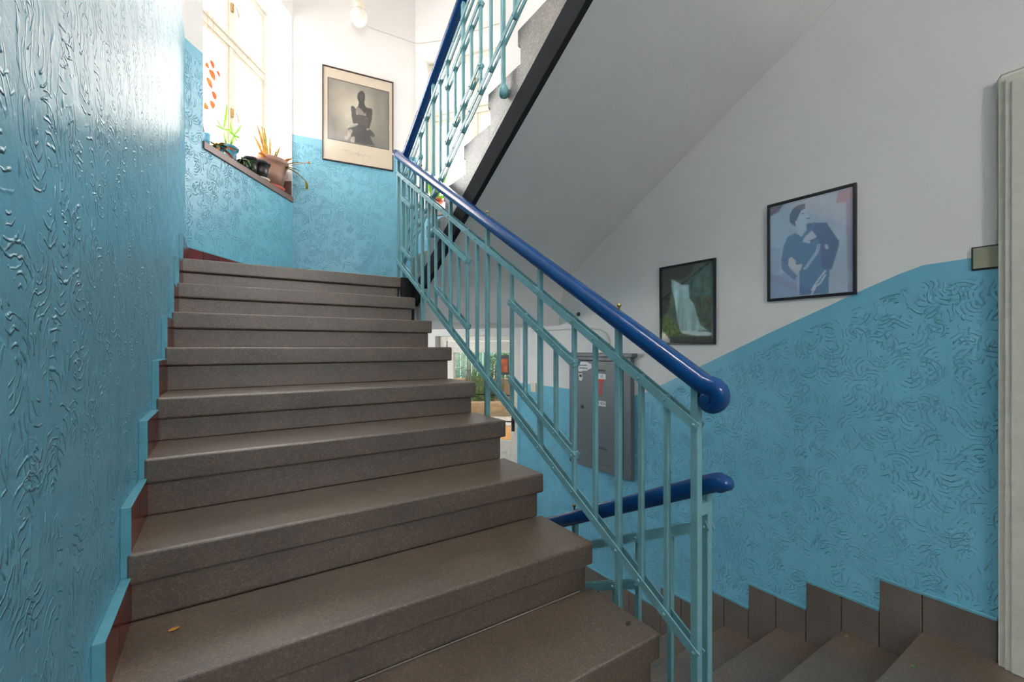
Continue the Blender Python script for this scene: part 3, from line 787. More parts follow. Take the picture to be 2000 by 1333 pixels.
# ------------------------------------------------------------------ art for the framed prints (plain painted colour grids)
def inpoly(X, Y, P):
    P = np.array(P, float); n = len(P); r = np.zeros(X.shape, bool); j = n-1
    for i in range(n):
        xi, yi = P[i]; xj, yj = P[j]
        c = ((yi > Y) != (yj > Y)) & (X < (xj-xi)*(Y-yi)/(yj-yi+1e-12)+xi); r ^= c; j = i
    return r
class Art:
    def __init__(s, nx, ny, quad=None):
        s.nx, s.ny = nx, ny; u, v = np.meshgrid((np.arange(nx))/(nx-1), (np.arange(ny))/(ny-1))
        s.u, s.v = u, v     # u right, v down
        if quad:            # corners tl,tr,br,bl in sketch units
            tl, tr, br, bl = [np.array(q, float) for q in quad]
            g = lambda i: (1-u)*(1-v)*tl[i]+u*(1-v)*tr[i]+u*v*br[i]+(1-u)*v*bl[i]
            s.X, s.Y = g(0), g(1)
        else: s.X, s.Y = u, v
        s.img = np.ones((ny, nx, 3)); s.rs = np.random.RandomState(3)
    def fill(s, c): s.img[:] = c
    def poly(s, P, c, a=1.0):
        k = inpoly(s.X, s.Y, P); s.img[k] = s.img[k]*(1-a)+np.array(c)*a
    def ell(s, c, rx, ry, col, a=1.0, rot=0):
        x = s.X-c[0]; y = s.Y-c[1]; q = math.radians(rot); xx = x*math.cos(q)+y*math.sin(q); yy = -x*math.sin(q)+y*math.cos(q)
        k = (xx/rx)**2+(yy/ry)**2 < 1; s.img[k] = s.img[k]*(1-a)+np.array(col)*a
    def line(s, P, w, c, a=1.0):
        for p, q in zip(P, P[1:]):
            p = np.array(p, float); q = np.array(q, float); d = q-p; L = (d@d)+1e-9
            t = np.clip(((s.X-p[0])*d[0]+(s.Y-p[1])*d[1])/L, 0, 1)
            k = np.hypot(s.X-p[0]-t*d[0], s.Y-p[1]-t*d[1]) < w; s.img[k] = s.img[k]*(1-a)+np.array(c)*a
    def vnoise(s, cells, seed=1, ax=1, ay=1):
        rs = np.random.RandomState(seed); gx, gy = max(2, int(cells*ax)), max(2, int(cells*ay)); g = rs.rand(gy+2, gx+2)
        x = s.u*gx; y = s.v*gy; i = np.floor(x).astype(int); j = np.floor(y).astype(int); fx = x-i; fy = y-j
        fx = fx*fx*(3-2*fx); fy = fy*fy*(3-2*fy)
        return (g[j, i]*(1-fx)+g[j, i+1]*fx)*(1-fy)+(g[j+1, i]*(1-fx)+g[j+1, i+1]*fx)*fy
    def blur(s, n=1):
        for _ in range(n):
            p = np.pad(s.img, ((1,1),(1,1),(0,0)), 'edge')
            s.img = (p[:-2,1:-1]+p[2:,1:-1]+p[1:-1,:-2]+p[1:-1,2:]+4*p[1:-1,1:-1])/8
    def mesh(s, name, P0, PX, PY, mat, parent):
        """P0 top-left, PX along the top, PY down; local coordinates of parent"""
        me = bpy.data.meshes.new(name); P0, PX, PY = Vector(P0), Vector(PX), Vector(PY); nrm = PX.cross(PY).normalized()
        vs = [tuple(P0+PX*float(s.u[j,i])+PY*float(s.v[j,i])) for j in range(s.ny) for i in range(s.nx)]
        nx, ny = s.nx, s.ny
        fs = [(j*nx+i, j*nx+i+1, (j+1)*nx+i+1, (j+1)*nx+i) for j in range(ny-1) for i in range(nx-1)]
        b = len(vs); th = nrm*.002
        me.from_pydata(vs, [], fs)
        ca = me.color_attributes.new('print', 'FLOAT_COLOR', 'POINT')
        col = np.clip(s.img, 0, 1).reshape(-1, 3); lin = np.where(col <= .04045, col/12.92, ((col+.055)/1.055)**2.4)
        ca.data.foreach_set('color', np.concatenate([lin, np.ones((len(lin), 1))], 1).astype(np.float32).ravel())
        me.materials.append(mat); me.update()
        o = bpy.data.objects.new(name, me); COL.objects.link(o); o.parent = parent; return o
tp = NT('printed_paper'); at = tp.n('ShaderNodeAttribute', attribute_name='print')
gr = tp.noise(tp.geo(), 500, 1); tp.l(tp.mix(.10, at.outputs['Color'], gr.outputs['Color'], 'OVERLAY'), tp.b.inputs['Base Color']); tp.b.inputs['Roughness'].default_value = .6
M_PRINT = tp.mat
c8 = lambda r, g, b: (r/255, g/255, b/255)

def picture(w, s0, s1, z0, z1, fw, label, art, mat, gls, border=None, tilt=0, cat='picture', paper=None):
    """framed print hung on wall w between s0..s1 and z0..z1"""
    t = thing('framed_picture', tuple(w.pt(s0, z0)), label, cat, rz=w.ang)
    wd, ht = s1-s0, z1-z0
    if w is W_R or True:
        pass
    mb = MB(); d = .016
    mb.box((0, -d, 0), (fw, 0, ht)); mb.box((wd-fw, -d, 0), (wd, 0, ht)); mb.box((fw, -d, 0), (wd-fw, 0, fw)); mb.box((fw, -d, ht-fw), (wd-fw, 0, ht))
    part(mb, 'frame', mat, t, world=False, bevel=.003)
    mb = MB(); mb.box((fw, -.006, fw), (wd-fw, -.001, ht-fw)); part(mb, 'backing', paper or M_PAPER, t, world=False)
    b = border or (0, 0, 0, 0)   # left,right,top,bottom
    art.mesh('print', (fw+b[0], -.0075, ht-fw-b[2]), (wd-2*fw-b[0]-b[1], 0, 0), (0, 0, -(ht-2*fw-b[2]-b[3])), M_PRINT, t)
    if gls:
        mb = MB(); mb.box((fw, -.0115, fw), (wd-fw, -.0095, ht-fw)); part(mb, 'glass', M_PGLASS, t, world=False)
    return t
# seated figure, black and white print on the half landing
a = Art(130, 120, ((112,178),(846,358),(848,1056),(122,920)))
vg = np.exp(-(((a.u-.42)/.42)**2+((a.v-.45)/.5)**2)); base = .42+.42*vg+.05*(a.vnoise(9, 4)-.5)+.08*(a.vnoise(5, 8, 2, .6)-.5)
a.img = np.stack([base*1.02, base*.97, base*.88], -1)
dk = c8(48,44,42); dk2 = c8(70,64,60); lt = c8(214,205,190)
a.ell((505,418), 46, 74, dk); a.poly([(478,470),(540,470),(548,520),(575,552),(545,640),(470,630),(440,560),(470,525)], dk)
a.poly([(385,528),(412,526),(440,560),(450,640),(430,745),(410,735),(392,640)], dk2); a.poly([(560,545),(628,560),(642,580),(632,690),(606,790),(578,800),(585,680),(560,650)], dk)
a.poly([(440,560),(470,535),(520,580),(560,640),(500,640),(440,615)], c8(170,160,148), .85); a.poly([(435,622),(560,645),(590,700),(578,800),(430,745)], dk2)
a.poly([(355,800),(380,760),(450,738),(520,745),(600,800),(640,830),(672,880),(655,900),(610,880),(640,950),(668,1000),(560,985),(430,965),(395,900),(360,850)], dk)
for q in ((400,760,60,22,-15),(375,840,26,40,20),(335,905,26,26,0),(410,930,26,42,10),(585,805,16,12,0),(455,745,18,12,0),(365,880,20,30,30)): a.ell(q[:2], q[2], q[3], lt, .8, q[4])
a.ell((470,810), 70, 40, dk2, .7); a.ell((505,420), 18, 34, c8(84,78,72), .7)
for k in range(7): a.line([(450+k*18, 650+k*4), (455+k*17, 730+k*4)], 2.5, c8(96,88,82), .6)
a.img = np.where((a.u < .012)[...,None] | (a.u > .988)[...,None] | (a.v < .012)[...,None] | (a.v > .985)[...,None], .22, a.img)
a.blur(1)
M_CREAMP = simple('cream_poster_paper', srgb(228,212,190), .6, var=.02)
pc = picture(W_BC, .263, .962, E+1.877, E+2.828, .012, 'tall brown framed black and white print of a seated person in a dark dress', a, M_FRAMEBR, True, (.038, .032, .10, .205), paper=M_CREAMP)
mb = MB(); sx, sz = .22, .115   # handwritten signature below the print
cur = []
for i in range(90):
    q = i/89; cur.append((sx+.26*q, -.0078, sz+.012*math.sin(q*46)*(1-.4*q)+.008*math.sin(q*17+1)))
mb.tube(cur, .0009, 4); mb.tube([(sx-.03,-.0078,sz+.02),(sx+.06,-.0078,sz+.024)], .0009, 4); mb.tube([(sx+.12,-.0078,sz-.02),(sx+.135,-.0078,sz+.03)], .0009, 4)
part(mb, 'signature', simple('pale_grey_ink', srgb(160,148,134), .6), pc, world=False)
# waterfall photograph
a = Art(100, 130, ((42,684),(425,622),(440,1228),(52,1236)))
g = a.vnoise(14, 2)*.5+a.vnoise(34, 5)*.5
a.img = np.stack([.20+.17*g, .25+.20*g, .22+.14*g], -1)
a.poly([(42,684),(300,640),(270,720),(200,760),(130,770),(100,1000),(42,1050)], c8(36,44,38), .75)
a.poly([(120,760),(150,765),(200,800),(255,800),(262,900),(300,950),(330,1060),(345,1100),(400,1140),(200,1150),(175,1060),(150,920),(128,840)], c8(150,180,182), .85)
st = a.vnoise(26, 9, 1, .12)
k = inpoly(a.X, a.Y, [(130,765),(200,800),(250,805),(262,905),(300,955),(330,1060),(330,1140),(205,1145),(180,1060),(150,900)])
a.img[k] += (st[k]-.35)[:,None]*np.array([.30,.34,.34])
a.poly([(150,770),(180,790),(250,820),(255,850),(150,830)], c8(180,192,200), .6)
a.poly([(200,1150),(240,1145),(400,1150),(430,1165),(400,1185),(300,1180),(220,1165)], c8(186,206,206), .85)
a.poly([(52,1040),(110,1050),(160,1090),(205,1160),(200,1180),(60,1200)], c8(78,100,40), .8); a.poly([(52,1190),(440,1180),(440,1236),(52,1236)], c8(58,60,48), .8)
k = inpoly(a.X, a.Y, [(52,1040),(160,1090),(205,1170),(60,1200)]); a.img[k] += ((a.vnoise(40, 6)[k]-.5)*.22)[:,None]
a.img = a.img*1.15+.03
a.blur(2)
picture(W_R, 3.60-1.93, 3.60-1.528, E+.016, E+.534, .013, 'small black framed colour photograph of a waterfall in a dark green gorge', a, M_FRAMEB, True)
# stylised man in blue
a = Art(130, 150, ((830,235),(1450,85),(1450,870),(838,905)))
g = a.vnoise(7, 3)*.6+a.vnoise(20, 7)*.4
a.img = np.stack([.60+.10*g, .66+.10*g, .76+.08*g], -1)
a.poly([(830,235),(940,210),(900,270),(832,300)], c8(120,110,140)); a.poly([(832,300),(900,270),(1000,420),(940,520),(900,600),(835,610)], c8(160,186,216), .8)
a.poly([(835,520),(920,540),(920,700),(835,760)], c8(140,160,205), .6)
a.poly([(1350,120),(1450,95),(1450,200),(1335,205)], c8(168,128,150)); a.poly([(1402,190),(1450,185),(1450,870),(1415,870)], c8(150,134,176))
a.poly([(835,740),(960,720),(1060,760),(1060,890),(838,905)], c8(120,140,190), .6)
nv = c8(62,92,140); nv2 = c8(74,112,160); nv3 = c8(70,76,128)
a.poly([(1040,420),(975,450),(945,520),(925,620),(985,665),(1075,660),(1070,800),(1075,885),(1285,875),(1290,700),(1310,690),(1355,520),(1355,490),(1270,350),(1180,345),(1120,370),(1130,400),(1080,450)], nv2)
a.poly([(1165,400),(1190,360),(1270,350),(1355,490),(1350,540),(1305,700),(1240,690),(1225,500),(1200,450)], nv3, .8)
a.poly([(925,620),(985,590),(985,665),(1000,690),(1060,740),(1030,770),(930,690)], c8(70,100,160), .8)
a.poly([(1045,330),(1065,290),(1080,260),(1110,245),(1140,290),(1150,320),(1120,350),(1125,380),(1090,450),(1060,430),(1050,380),(1030,345)], c8(178,200,222))
a.poly([(990,330),(992,290),(1010,250),(1050,220),(1085,208),(1112,205),(1110,240),(1080,258),(1060,300),(1050,325),(1035,330),(1040,370),(1015,360),(998,345)], c8(64,72,112))
a.line([(1088,280),(1108,274)], 4, nv); a.line([(1128,315),(1145,312)], 4, nv)
a.poly([(1120,355),(1180,350),(1150,390),(1130,400)], nv)
a.poly([(1092,490),(1110,450),(1165,405),(1200,450),(1195,470),(1160,485),(1150,500)], c8(190,200,216)); a.line([(1150,485),(1200,462)], 5, nv3)
a.poly([(985,610),(1010,600),(1040,625),(1045,655),(1095,650),(1085,690),(1065,715),(1030,690),(982,660)], c8(196,196,200))
for dx in (0, 14): a.line([(1210+dx,510),(1195+dx,565),(1150+dx,630),(1105+dx,690)], 3.5, c8(206,214,226))
for P in ([(1262,708),(1215,770),(1185,815),(1165,850)], [(1262,740),(1225,800),(1195,820),(1165,880)]): a.line(P, 6, c8(200,208,220))
a.poly([(1255,515),(1275,510),(1285,535),(1270,555)], c8(190,196,210)); a.poly([(1290,700),(1400,690),(1445,720),(1450,800),(1290,830)], c8(160,172,190), .6)
a.blur(1)
a.img = a.img*.82+.20
picture(W_R, 3.60-1.229, 3.60-.829, E+.245, E+.765, .014, 'larger black framed blue poster of a man in a dark striped jacket looking up', a, M_FRAMEB, True)

# ------------------------------------------------------------------ globe lamp on the middle bay wall and its cable
w = W_BC; lc = w.pt(.60, E+3.335, -.115)
t = thing('globe_lamp', tuple(w.pt(.585, E+3.44)), 'white glass globe lamp on a cream ceramic base high on the wall', 'lamp')
mb = MB(); mb.sphere(lc, .083, 28, 18, sz=1.08); part(mb, 'globe', M_OPAL, t, smooth=True)
mb = MB(); mb.lathe([(.03,-.02),(.052,-.01),(.055,.05),(.045,.075),(.02,.08)], lc+Vector((0,0,.088)), 24)
mb.tube([lc+Vector((0,0,.15)), lc+Vector((0,0,.17))-w.n*-.05, w.pt(.60, E+3.50, -.0)], .032, 16)
part(mb, 'lamp_base', M_PLAST, t, smooth=True)
mb = MB(); P = [w.pt(.672, E+3.352, -.004), w.pt(.76, E+3.338, -.004), w.pt(.95, E+3.33, -.004), w.pt(1.195, E+3.32, -.004), W_CD.pt(.03, E+3.31, -.004), W_CD.pt(.30, E+3.27, -.004), W_CD.pt(.52, E+3.262, -.004), W_CD.pt(1.0, E+3.27, -.004)]
mb.tube(P, .004, 6); solo(mb, 'cable', M_CABLE, 'thin white cable running from the globe lamp along the wall', 'cable')

# ------------------------------------------------------------------ pots and plants on the sills
def sillp(w, s, off, dz=0): return w.pt(s, SILL+dz, off)
def arcpath(p, d, L, drop, n=9, lift=1.0):
    """leaf centre line leaving p in direction d (unit-ish) for length L, sagging by drop"""
    p = Vector(p); d = Vector(d); out = []
    for i in range(n):
        q = i/(n-1); out.append(p+d*(L*q)-Vector((0,0,drop*q*q)))
    return out
def pot(t, c, rt, rb, h, mat, rim=.012, soil=True):
    mb = MB(); mb.lathe([(rb, 0), (rt*.97, h*.80), (rt*.97, h*.80), (rt+.006, h*.82), (rt+.010, h*.90), (rt+.012, h*.97), (rt+.008, h), (rt-.004, h), (rt-.008, h*.9), (rb-.004, .012)], c, 40)
    o = part(mb, 'pot', mat, t, smooth=True)
    if soil:
        mb = MB(); mb.lathe([(.001, h*.80), (rt*.5, h*.83), (rt-.007, h*.82), (rt-.009, h*.78), (.001, h*.78)], c, 24); part(mb, 'soil', M_SOIL, t, smooth=True)
    return o
# big brown pot with drooping flat cactus arms
w = W_AB; c = sillp(w, 1.150, .115, .03)
t = thing('potted_cactus', tuple(sillp(w, 1.150, .115)), 'large brown plastic pot on terracotta saucer with long yellowing flat cactus arms', 'potted plant')
pot(t, c-Vector((0,0,.018)), .148, .108, .265, M_POTB)
mb = MB(); mb.lathe([(.10,0),(.118,.004),(.128,.03),(.124,.03),(.112,.008),(.001,.008)], c-Vector((0,0,.03)), 36); part(mb, 'saucer', M_SAUC, t, smooth=True)
top = c+Vector((0,0,.21))
specs = [ # (s dir, off dir, up, length, drop, width, mat)
 (-.62,-.1,.80,.36,.02,.030,1),(-.30,0,.95,.33,.0,.028,0),(-.12,.05,1,.34,.0,.030,0),(-.45,.1,.85,.30,.05,.034,1),(.02,.0,1,.27,.0,.024,0),
 (.10,-.2,.8,.24,.03,.020,0),(.22,-.55,.70,.20,.05,.022,2),(.30,-.75,.52,.24,.05,.022,0),(.30,-.9,.34,.26,.01,.008,2),(.30,-.9,.12,.22,.13,.032,0),
 (-.9,-.2,.42,.28,.12,.034,1),(-.8,.1,.30,.22,.12,.030,1),(.25,-.9,.22,.18,.06,.022,0),(.1,-.4,.5,.16,.08,.020,2),(-.2,-.3,.7,.2,.05,.02,0)]
for i, (a_, b_, z_, L, dr_, wd, mi) in enumerate(specs):
    d = (w.d*a_+w.n*b_+Vector((0,0,z_))).normalized()
    st = top+w.d*(a_*.07)+w.n*(b_*.10)-Vector((0,0,.02))
    P = arcpath(st, d, L, dr_, 11); wv = [wd*1.45*(.55+.45*abs(math.sin(j*1.25+i)))*(1.0 if j < 9 else .5) for j in range(11)]
    mb = MB(); mb.leaf(P, wv, .0025, up=tuple(w.n*-1) if z_ > .6 else (0,0,1), fold=.15)
    if i == 8: mb.sphere(P[-1], .012, 8, 6)
    if i == 9:
        for q in ((.02,-.03),(.05,-.05),(.0,-.06)): mb.leaf(arcpath(P[-1], (w.d*q[0]*10+Vector((0,0,-.6))).normalized(), .06, .02, 6), .022, .002)
    part(mb, 'cactus_arm', [M_LOLIVE, M_LDRY, M_LDRY][mi], t)
# black pots
for (s, o_, r_, h_, lab) in ((.905, .045, .066, .145, 'glossy black plastic pot standing next to the large brown pot'), (.80, .07, .058, .135, 'matt black empty pot between the glossy black pot and the trailing greenery')):
    t = thing('flower_pot', tuple(sillp(w, s, o_)), lab, 'pot')
    pot(t, sillp(w, s, o_, .012), r_, r_*.74, h_, M_POTK)
    if s > .9:
        mb = MB(); mb.lathe([(r_*.8,0),(r_*1.0,.003),(r_*1.08,.014),(r_*1.0,.012),(.001,.006)], sillp(w, s, o_), 28); part(mb, 'saucer', M_PLAST, t, smooth=True)
# trailing succulent
t = thing('potted_succulent', tuple(sillp(w, .685, .045)), 'low grey-green trailing plant in a small dark pot in front of the black pots', 'potted plant')
pot(t, sillp(w, .685, .05), .040, .030, .075, M_POTK); rs = random.Random(5); mb = MB()
for i in range(60):
    g = rs.uniform(0, 6.28); p = sillp(w, .685, .05, .07)+Vector((math.cos(g)*.03, math.sin(g)*.03, 0))
    d = Vector((math.cos(g), math.sin(g), rs.uniform(.1, 1.2))).normalized(); L = rs.uniform(.025, .07)
    mb.leaf(arcpath(p, d, L, rs.uniform(.02, .07), 5), .014, .002)
part(mb, 'foliage', M_LSUCC, t)
# blue pot with antler fern
t = thing('potted_fern', tuple(sillp(w, .60, .12)), 'fresh green antler fern in a blue glazed pot near the window post', 'potted plant')
pot(t, sillp(w, .60, .12), .062, .045, .155, M_POTBL); mb = MB(); top = sillp(w, .60, .12, .13)
for (s0, z0, s1, z1, wd) in ((.0,.0,-.06,.14,.022),(-.06,.14,-.02,.36,.024),(-.06,.14,-.14,.19,.018),(-.06,.14,-.15,.13,.016),(0,.0,.06,.15,.022),(.06,.15,.17,.30,.02),(.06,.15,.02,.24,.02),(.06,.15,.14,.17,.022),(.06,.15,.12,.11,.018),(0,.0,-.04,.07,.02),(.0,.0,.03,.08,.03),(-.06,.14,.02,.18,.014),(.06,.15,.0,.17,.02)):
    p = top+w.d*s0+Vector((0,0,z0)); q = top+w.d*s1+Vector((0,0,z1)); mid = (p+q)/2+w.d*(-.02 if s1 < s0 else .012)+w.n*.01
    P = [(p*(1-u)**2+mid*2*u*(1-u)+q*u*u) for u in [i/7 for i in range(8)]]
    mb.leaf(P, wd, .0018, up=tuple(-w.n))
part(mb, 'foliage', M_LGREEN, t)
# cup and reddish plant
t = thing('cup', tuple(sillp(w, .235, .035)), 'light blue cup at the far end of the sill beside the hanging orange leaves', 'cup')
mb = MB(); mb.lathe([(.024,0),(.030,.085),(.028,.085),(.022,.006),(.001,.006)], sillp(w, .235, .035), 24); part(mb, 'bowl', M_CUP, t, smooth=True)
mb = MB(); mb.tube([sillp(w, .235, .035, .01), sillp(w, .222, .05, .16), sillp(w, .215, .06, .24)], .006, 8); part(mb, 'stick', M_SILL, t)
t = thing('potted_coleus', tuple(sillp(w, .36, .06)), 'small plant with curled orange and green leaves in a teal pot', 'potted plant')
pot(t, sillp(w, .40, .06), .040, .030, .06, M_POTBL)
for mm, sd in ((M_LORANGE, 1), (M_LSUCC, 2), (M_LOLIVE, 3)):
    rs = random.Random(sd); mb = MB()
    for i in range(11):
        g = rs.uniform(0, 6.28); p = sillp(w, .39, .06, .055); d = Vector((math.cos(g), math.sin(g), rs.uniform(.1, .9))).normalized()
        mb.leaf(arcpath(p, d, rs.uniform(.06, .14), rs.uniform(.03, .09), 6), .026, .002)
    part(mb, 'foliage', mm, t)
# hanging orange leaves in front of the pane
t = thing('hanging_vine', tuple(w.pt(.46, E+2.35, .19)), 'strands of orange leaves hanging in front of the window pane', 'hanging plant')
for (s_, z0_, z1_) in ((.455, 3.18, 1.86), (.515, 3.18, 1.95)):
    mb = MB(); mb.tube([w.pt(s_+.006*math.sin(i*1.3), E+z0_+(z1_-z0_)*i/12, .19) for i in range(13)], .0011, 5); part(mb, 'stem', M_LDRY, t)
for (s_, z_, L, wd, dx) in ((.497,2.235,.05,.035,.3),(.45,2.18,.04,.03,-1),(.49,2.145,.075,.045,.9),(.575,2.19,.045,.025,1),(.46,2.07,.07,.04,.6),(.515,2.0,.055,.038,.4),(.497,1.92,.05,.042,.2),(.445,1.865,.045,.035,-.4)):
    mb = MB(); d = (w.d*dx+Vector((0,0,-.45))).normalized(); mb.leaf(arcpath(w.pt(s_-.02*dx, E+z_+.015, .19), d, L, .01, 7), wd*1.5, .001, up=tuple(-w.n)); part(mb, 'leaf', M_LORANGE, t)
# plant on the other sill
w = W_CD; c = sillp(w, .20, .10)
t = thing('potted_lily', tuple(c), 'broad-leaved light green plant in a terracotta pot on the sill behind the railings', 'potted plant')
pot(t, c, .075, .055, .155, M_SAUC); top = c+Vector((0,0,.14)); mb = MB()
for (a_, b_, z_, L, dr_, wd) in ((-.45,0,.9,.40,.02,.05),(-.25,0,1,.33,.05,.07),(-.1,-.1,1,.25,.06,.07),(.5,-.1,.9,.36,.0,.045),(.15,0,.8,.2,.08,.06),(-.7,.1,.4,.16,.05,.05),(.7,-.2,.4,.16,.06,.05),(0,-.5,.6,.16,.06,.05)):
    d = (w.d*a_+w.n*b_+Vector((0,0,z_))).normalized(); mb.leaf(arcpath(top, d, L, dr_, 9), wd, .002, up=tuple(-w.n))
part(mb, 'foliage', M_LGREEN, t)

# ------------------------------------------------------------------ litter on the steps
for (x, y, z, m, lab) in ((2.40, .85, lzs[0], M_LSUCC, 'pale green leaf scrap against the wall on the first step down'), (2.146, .55, 0, M_LSUCC, 'pale green leaf scrap at the edge of the landing'), (-.11, 1.353, ZK(-4)-.006, M_LDRY, 'tiny dry leaf by the red skirting on a rising step'), (1.04, .94, ZK(-5), M_DIRT, 'dark chip at the outer end of a rising step')):
    mb = MB(); mb.leaf(arcpath((x, y, z+.002), (1,.3,0), .022, 0, 6), .014, .001, fold=.1); solo(mb, 'leaf_scrap', m, lab, 'litter')

# ------------------------------------------------------------------ garden outside the door
def gmat(name, c, var=.15, sc=6, rough=.9): return simple(name, c, rough, var=var, sc=sc, bump=.01, bsc=20)
M_PATH = gmat('ochre_gravel', srgb(205,150,90), .12, 4); M_PAVE = gmat('pale_paving', srgb(200,190,180)); M_STONE = gmat('tan_stone', srgb(170,140,105), .3, 12)
M_BARK = gmat('grey_twigs', srgb(120,104,90)); M_SHRUB = leafmat('shrub_green', srgb(90,140,50), srgb(140,180,80), .3); M_SHRUB2 = leafmat('shrub_grey_green', srgb(120,150,110), srgb(165,185,140), .3)
M_FENCE = gmat('mint_fence', srgb(140,190,165)); M_REND = gmat('pale_render', srgb(205,200,188), .05)
GZ = ZB-.05
dd = Vector((.50, .866, 0)); nn = Vector((.866, -.5, 0))   # looking out of the door from the stairs
O = Vector((2.2, 4.4, 0))
def gp(a, b, z=0): return O+dd*a+nn*b+Vector((0,0,z))
mb = MB(); mb.prism([gp(-1.2,-8,GZ-.1), gp(-1.2,8,GZ-.1), gp(20,8,GZ-.1), gp(20,-8,GZ-.1)], (0,0,.1)); 
# keep the ground outside the building
mb = MB(); mb.prism([tuple(C+W_CD.n*TH+Vector((0,0,GZ-.1))), tuple(D+W_CD.n*TH+Vector((0,0,GZ-.1))), tuple(gp(0,7,GZ-.1)), tuple(gp(6,7,GZ-.1)), tuple(gp(6,-6,GZ-.1)), tuple(gp(.6,-3,GZ-.1))], (0,0,.1))
tag(mb.build('ground_gravel', M_PATH), kind='structure')
mb = MB(); mb.prism([gp(6,-6,GZ-.1), gp(6,7,GZ-.1), gp(7.4,7,GZ-.1), gp(7.4,-6,GZ-.1)], (0,0,.13)); tag(mb.build('path', M_PAVE), kind='structure')
mb = MB(); mb.prism([gp(7.4,-6,GZ-.1), gp(7.4,7,GZ-.1), gp(16,9,GZ-.1), gp(16,-8,GZ-.1)], (0,0,.25)); tag(mb.build('ground_bed', gmat('bare_soil', srgb(150,130,100))), kind='structure')
mb = MB(); mb.prism([gp(7.45,-6,GZ), gp(7.75,-6,GZ), gp(7.75,7,GZ), gp(7.45,7,GZ)], (0,0,.42))
solo(mb, 'garden_wall', M_STONE, 'low tan stone wall behind the pale garden path', 'garden wall', bevel=.03)
mb = MB(); mb.prism([gp(9.3,-6,GZ), gp(9.7,-6,GZ), gp(9.7,7,GZ), gp(9.3,7,GZ)], (0,0,.95))
solo(mb, 'garden_wall', M_STONE, 'higher tan stone terrace wall with shrubs above it', 'garden wall', bevel=.04)
mb = MB(); q = [C+W_CD.n*(TH+.01)-W_CD.d*1.5, D+W_CD.n*(TH+.01)+W_CD.d*1.2]
mb.prism([(q[0].x, q[0].y, 2.18), (q[1].x, q[1].y, 2.18), tuple(gp(4.8, 4, 2.18)), tuple(gp(4.8, -3.5, 2.18))], (0,0,.14))
tag(mb.build('added_shade_slab', M_REND), kind='structure')  # unseen slab added over the garden to keep sky light off it
def shrub(c, r, h, mat, lab, n, seed, twig=False):
    rs = random.Random(seed); mb = MB(); c = Vector(c)
    t = thing('garden_shrub', tuple(c), lab, 'shrub')
    st = MB()
    for i in range(24 if twig else 10):
        g = rs.uniform(0, 6.28); q = rs.uniform(.2, 1); e = c+Vector((math.cos(g)*r*q, math.sin(g)*r*q, h*rs.uniform(.6, 1)))
        m_ = (c+e)/2+Vector((rs.uniform(-.08,.08), rs.uniform(-.08,.08), .1)); st.tube([c, m_, e], [.012, .009, .004], 5)
    part(st, 'branches', M_BARK, t)
    if n:
        for i in range(n):
            g = rs.uniform(0, 6.28); q = rs.random()**.5; z = h*rs.uniform(.1, 1); rr = r*q*math.sin(math.pi*min(.95, .15+.8*z/h))**.5
            p = c+Vector((math.cos(g)*rr, math.sin(g)*rr, z)); d = Vector((math.cos(g), math.sin(g), rs.uniform(-.2, 1.4))).normalized()
            mb.leaf(arcpath(p, d, rs.uniform(.07, .16), .02, 4), .035, .002)
        part(mb, 'foliage', mat, t)
shrub(gp(8.15, .08, GZ+.15), .32, 1.10, M_SHRUB, 'bright green bush just behind the low garden wall', 700, 1)
shrub(gp(8.95, -.25, GZ+.15), .40, 1.75, M_SHRUB2, 'bare grey twiggy bush seen through the left of the door glass', 0, 2, True)
shrub(gp(8.8, .48, GZ+.15), .30, 1.55, M_SHRUB2, 'tall feathery grey-green bush seen in the middle of the door glass', 800, 3)
shrub(gp(10.9, -.9, GZ+.15), .8, 1.7, M_SHRUB2, 'wide pale bush on the garden terrace', 700, 4)
shrub(gp(10.9, .9, GZ+.15), .7, 1.6, M_SHRUB, 'round green bush on the garden terrace', 600, 5)
mb = MB()
for i in range(60): mb.prism([gp(12.5, -6+.22*i, GZ), gp(12.55, -6+.22*i, GZ), gp(12.55, -6+.22*i+.2, GZ), gp(12.5, -6+.22*i+.2, GZ)], (0,0,2.3))
solo(mb, 'garden_fence', M_FENCE, 'mint green board fence closing the far side of the garden', 'fence')
t = thing('garden_sign', tuple(gp(8.9, .82, GZ)), 'small reddish picture board on a post in the garden', 'sign')
mb = MB(); mb.prism([gp(8.9,.80,GZ+.1), gp(8.94,.80,GZ+.1), gp(8.94,.84,GZ+.1), gp(8.9,.84,GZ+.1)], (0,0,1.5)); part(mb, 'post', M_BARK, t)
mb = MB(); mb.prism([gp(8.85,.62,GZ+1.1), gp(8.88,.62,GZ+1.1), gp(8.88,1.0,GZ+1.1), gp(8.85,1.0,GZ+1.1)], (0,0,.62)); bd = part(mb, 'board', M_DIRT, t)
mb = MB(); mb.prism([gp(8.84,.67,GZ+1.18), gp(8.85,.67,GZ+1.18), gp(8.85,.95,GZ+1.18), gp(8.84,.95,GZ+1.18)], (0,0,.42)); part(mb, 'panel', gmat('rust_red', srgb(180,90,50), .4, 9), bd)

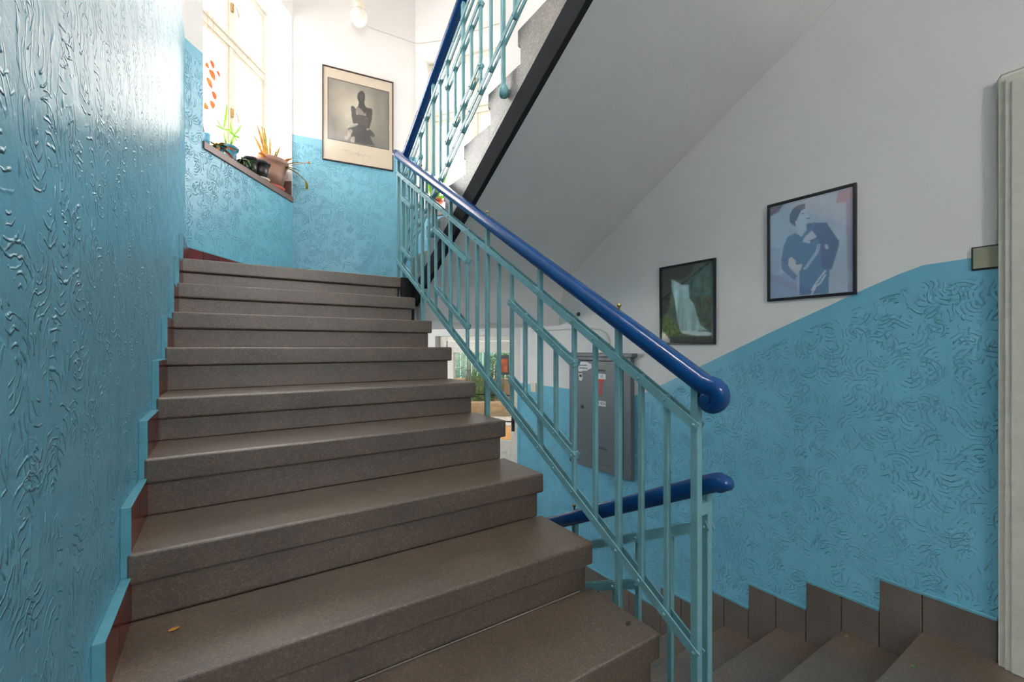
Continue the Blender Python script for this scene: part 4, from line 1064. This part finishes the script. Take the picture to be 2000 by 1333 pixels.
# ------------------------------------------------------------------ sky portals and added fill lights
def portal(w, h, nm):
    ld = bpy.data.lights.new(nm, 'AREA'); ld.shape = 'RECTANGLE'; ld.size = h[1]-h[0]; ld.size_y = h[3]-h[2]; ld.cycles.is_portal = True
    o = bpy.data.objects.new(nm, ld); COL.objects.link(o); o.location = w.pt((h[0]+h[1])/2, (h[2]+h[3])/2, TH+.03)
    o.rotation_euler = (math.pi/2, 0, w.ang+math.pi*0)
    # area lights shine along local -Z; aim it into the room
    o.rotation_euler = Vector(-w.n).to_track_quat('-Z', 'Y').to_euler()
portal(W_AB, HOLE_L, 'window_light_portal'); portal(W_CD, HOLE_R, 'window_light_portal'); portal(W_CD, HOLE_D, 'door_light_portal')
# glowing globes added as fill to brighten the stairwell, all outside the frame
def fill_glow(nm, k):
    te = NT(nm); te.b.inputs['Emission Color'].default_value = (1,.96,.92,1); te.b.inputs['Emission Strength'].default_value = k
    return te.mat
for (x, y, z, r, k, lab) in ((.75, -2.3, 3.05, .20, 60, 'added fill light globe on the low landing ceiling near the flat door'),
                             (.16, .85, ZC, .20, 46, 'added fill light globe on the high stairwell ceiling above the rising steps'),
                             (.55, 3.9, E+.19, .125, 55, 'added fill light globe under the half landing beside the garden door')):
    t = thing('fill_lamp', (x, y, z), lab, 'lamp')
    mb = MB(); mb.lathe([(.07,0),(.07,-.02),(.05,-.03)], (x, y, z), 24); part(mb, 'lamp_base', M_PLAST, t)
    mb = MB(); mb.sphere((x, y, z-.02-r), r, 24, 14); part(mb, 'globe', fill_glow('fill_lamp_glow', k), t, smooth=True)

GROUPS = {'stair_flight': 'flights of the staircase', 'stair_railing': 'railings of the staircase', 'framed_picture': 'framed pictures on the stairwell walls',
          'flower_pot': 'black pots on the window sill', 'fill_lamp': 'added fill light globes in the stairwell', 'cable': 'surface cables on the walls', 'leaf_scrap': 'litter on the steps',
          'garden_shrub': 'shrubs in the garden', 'garden_wall': 'stone walls in the garden'}
for o in COL.objects:
    k = o.name.split('.')[0]
    if o.parent is None and k in GROUPS and o.get('label'): o['group'] = GROUPS[k]
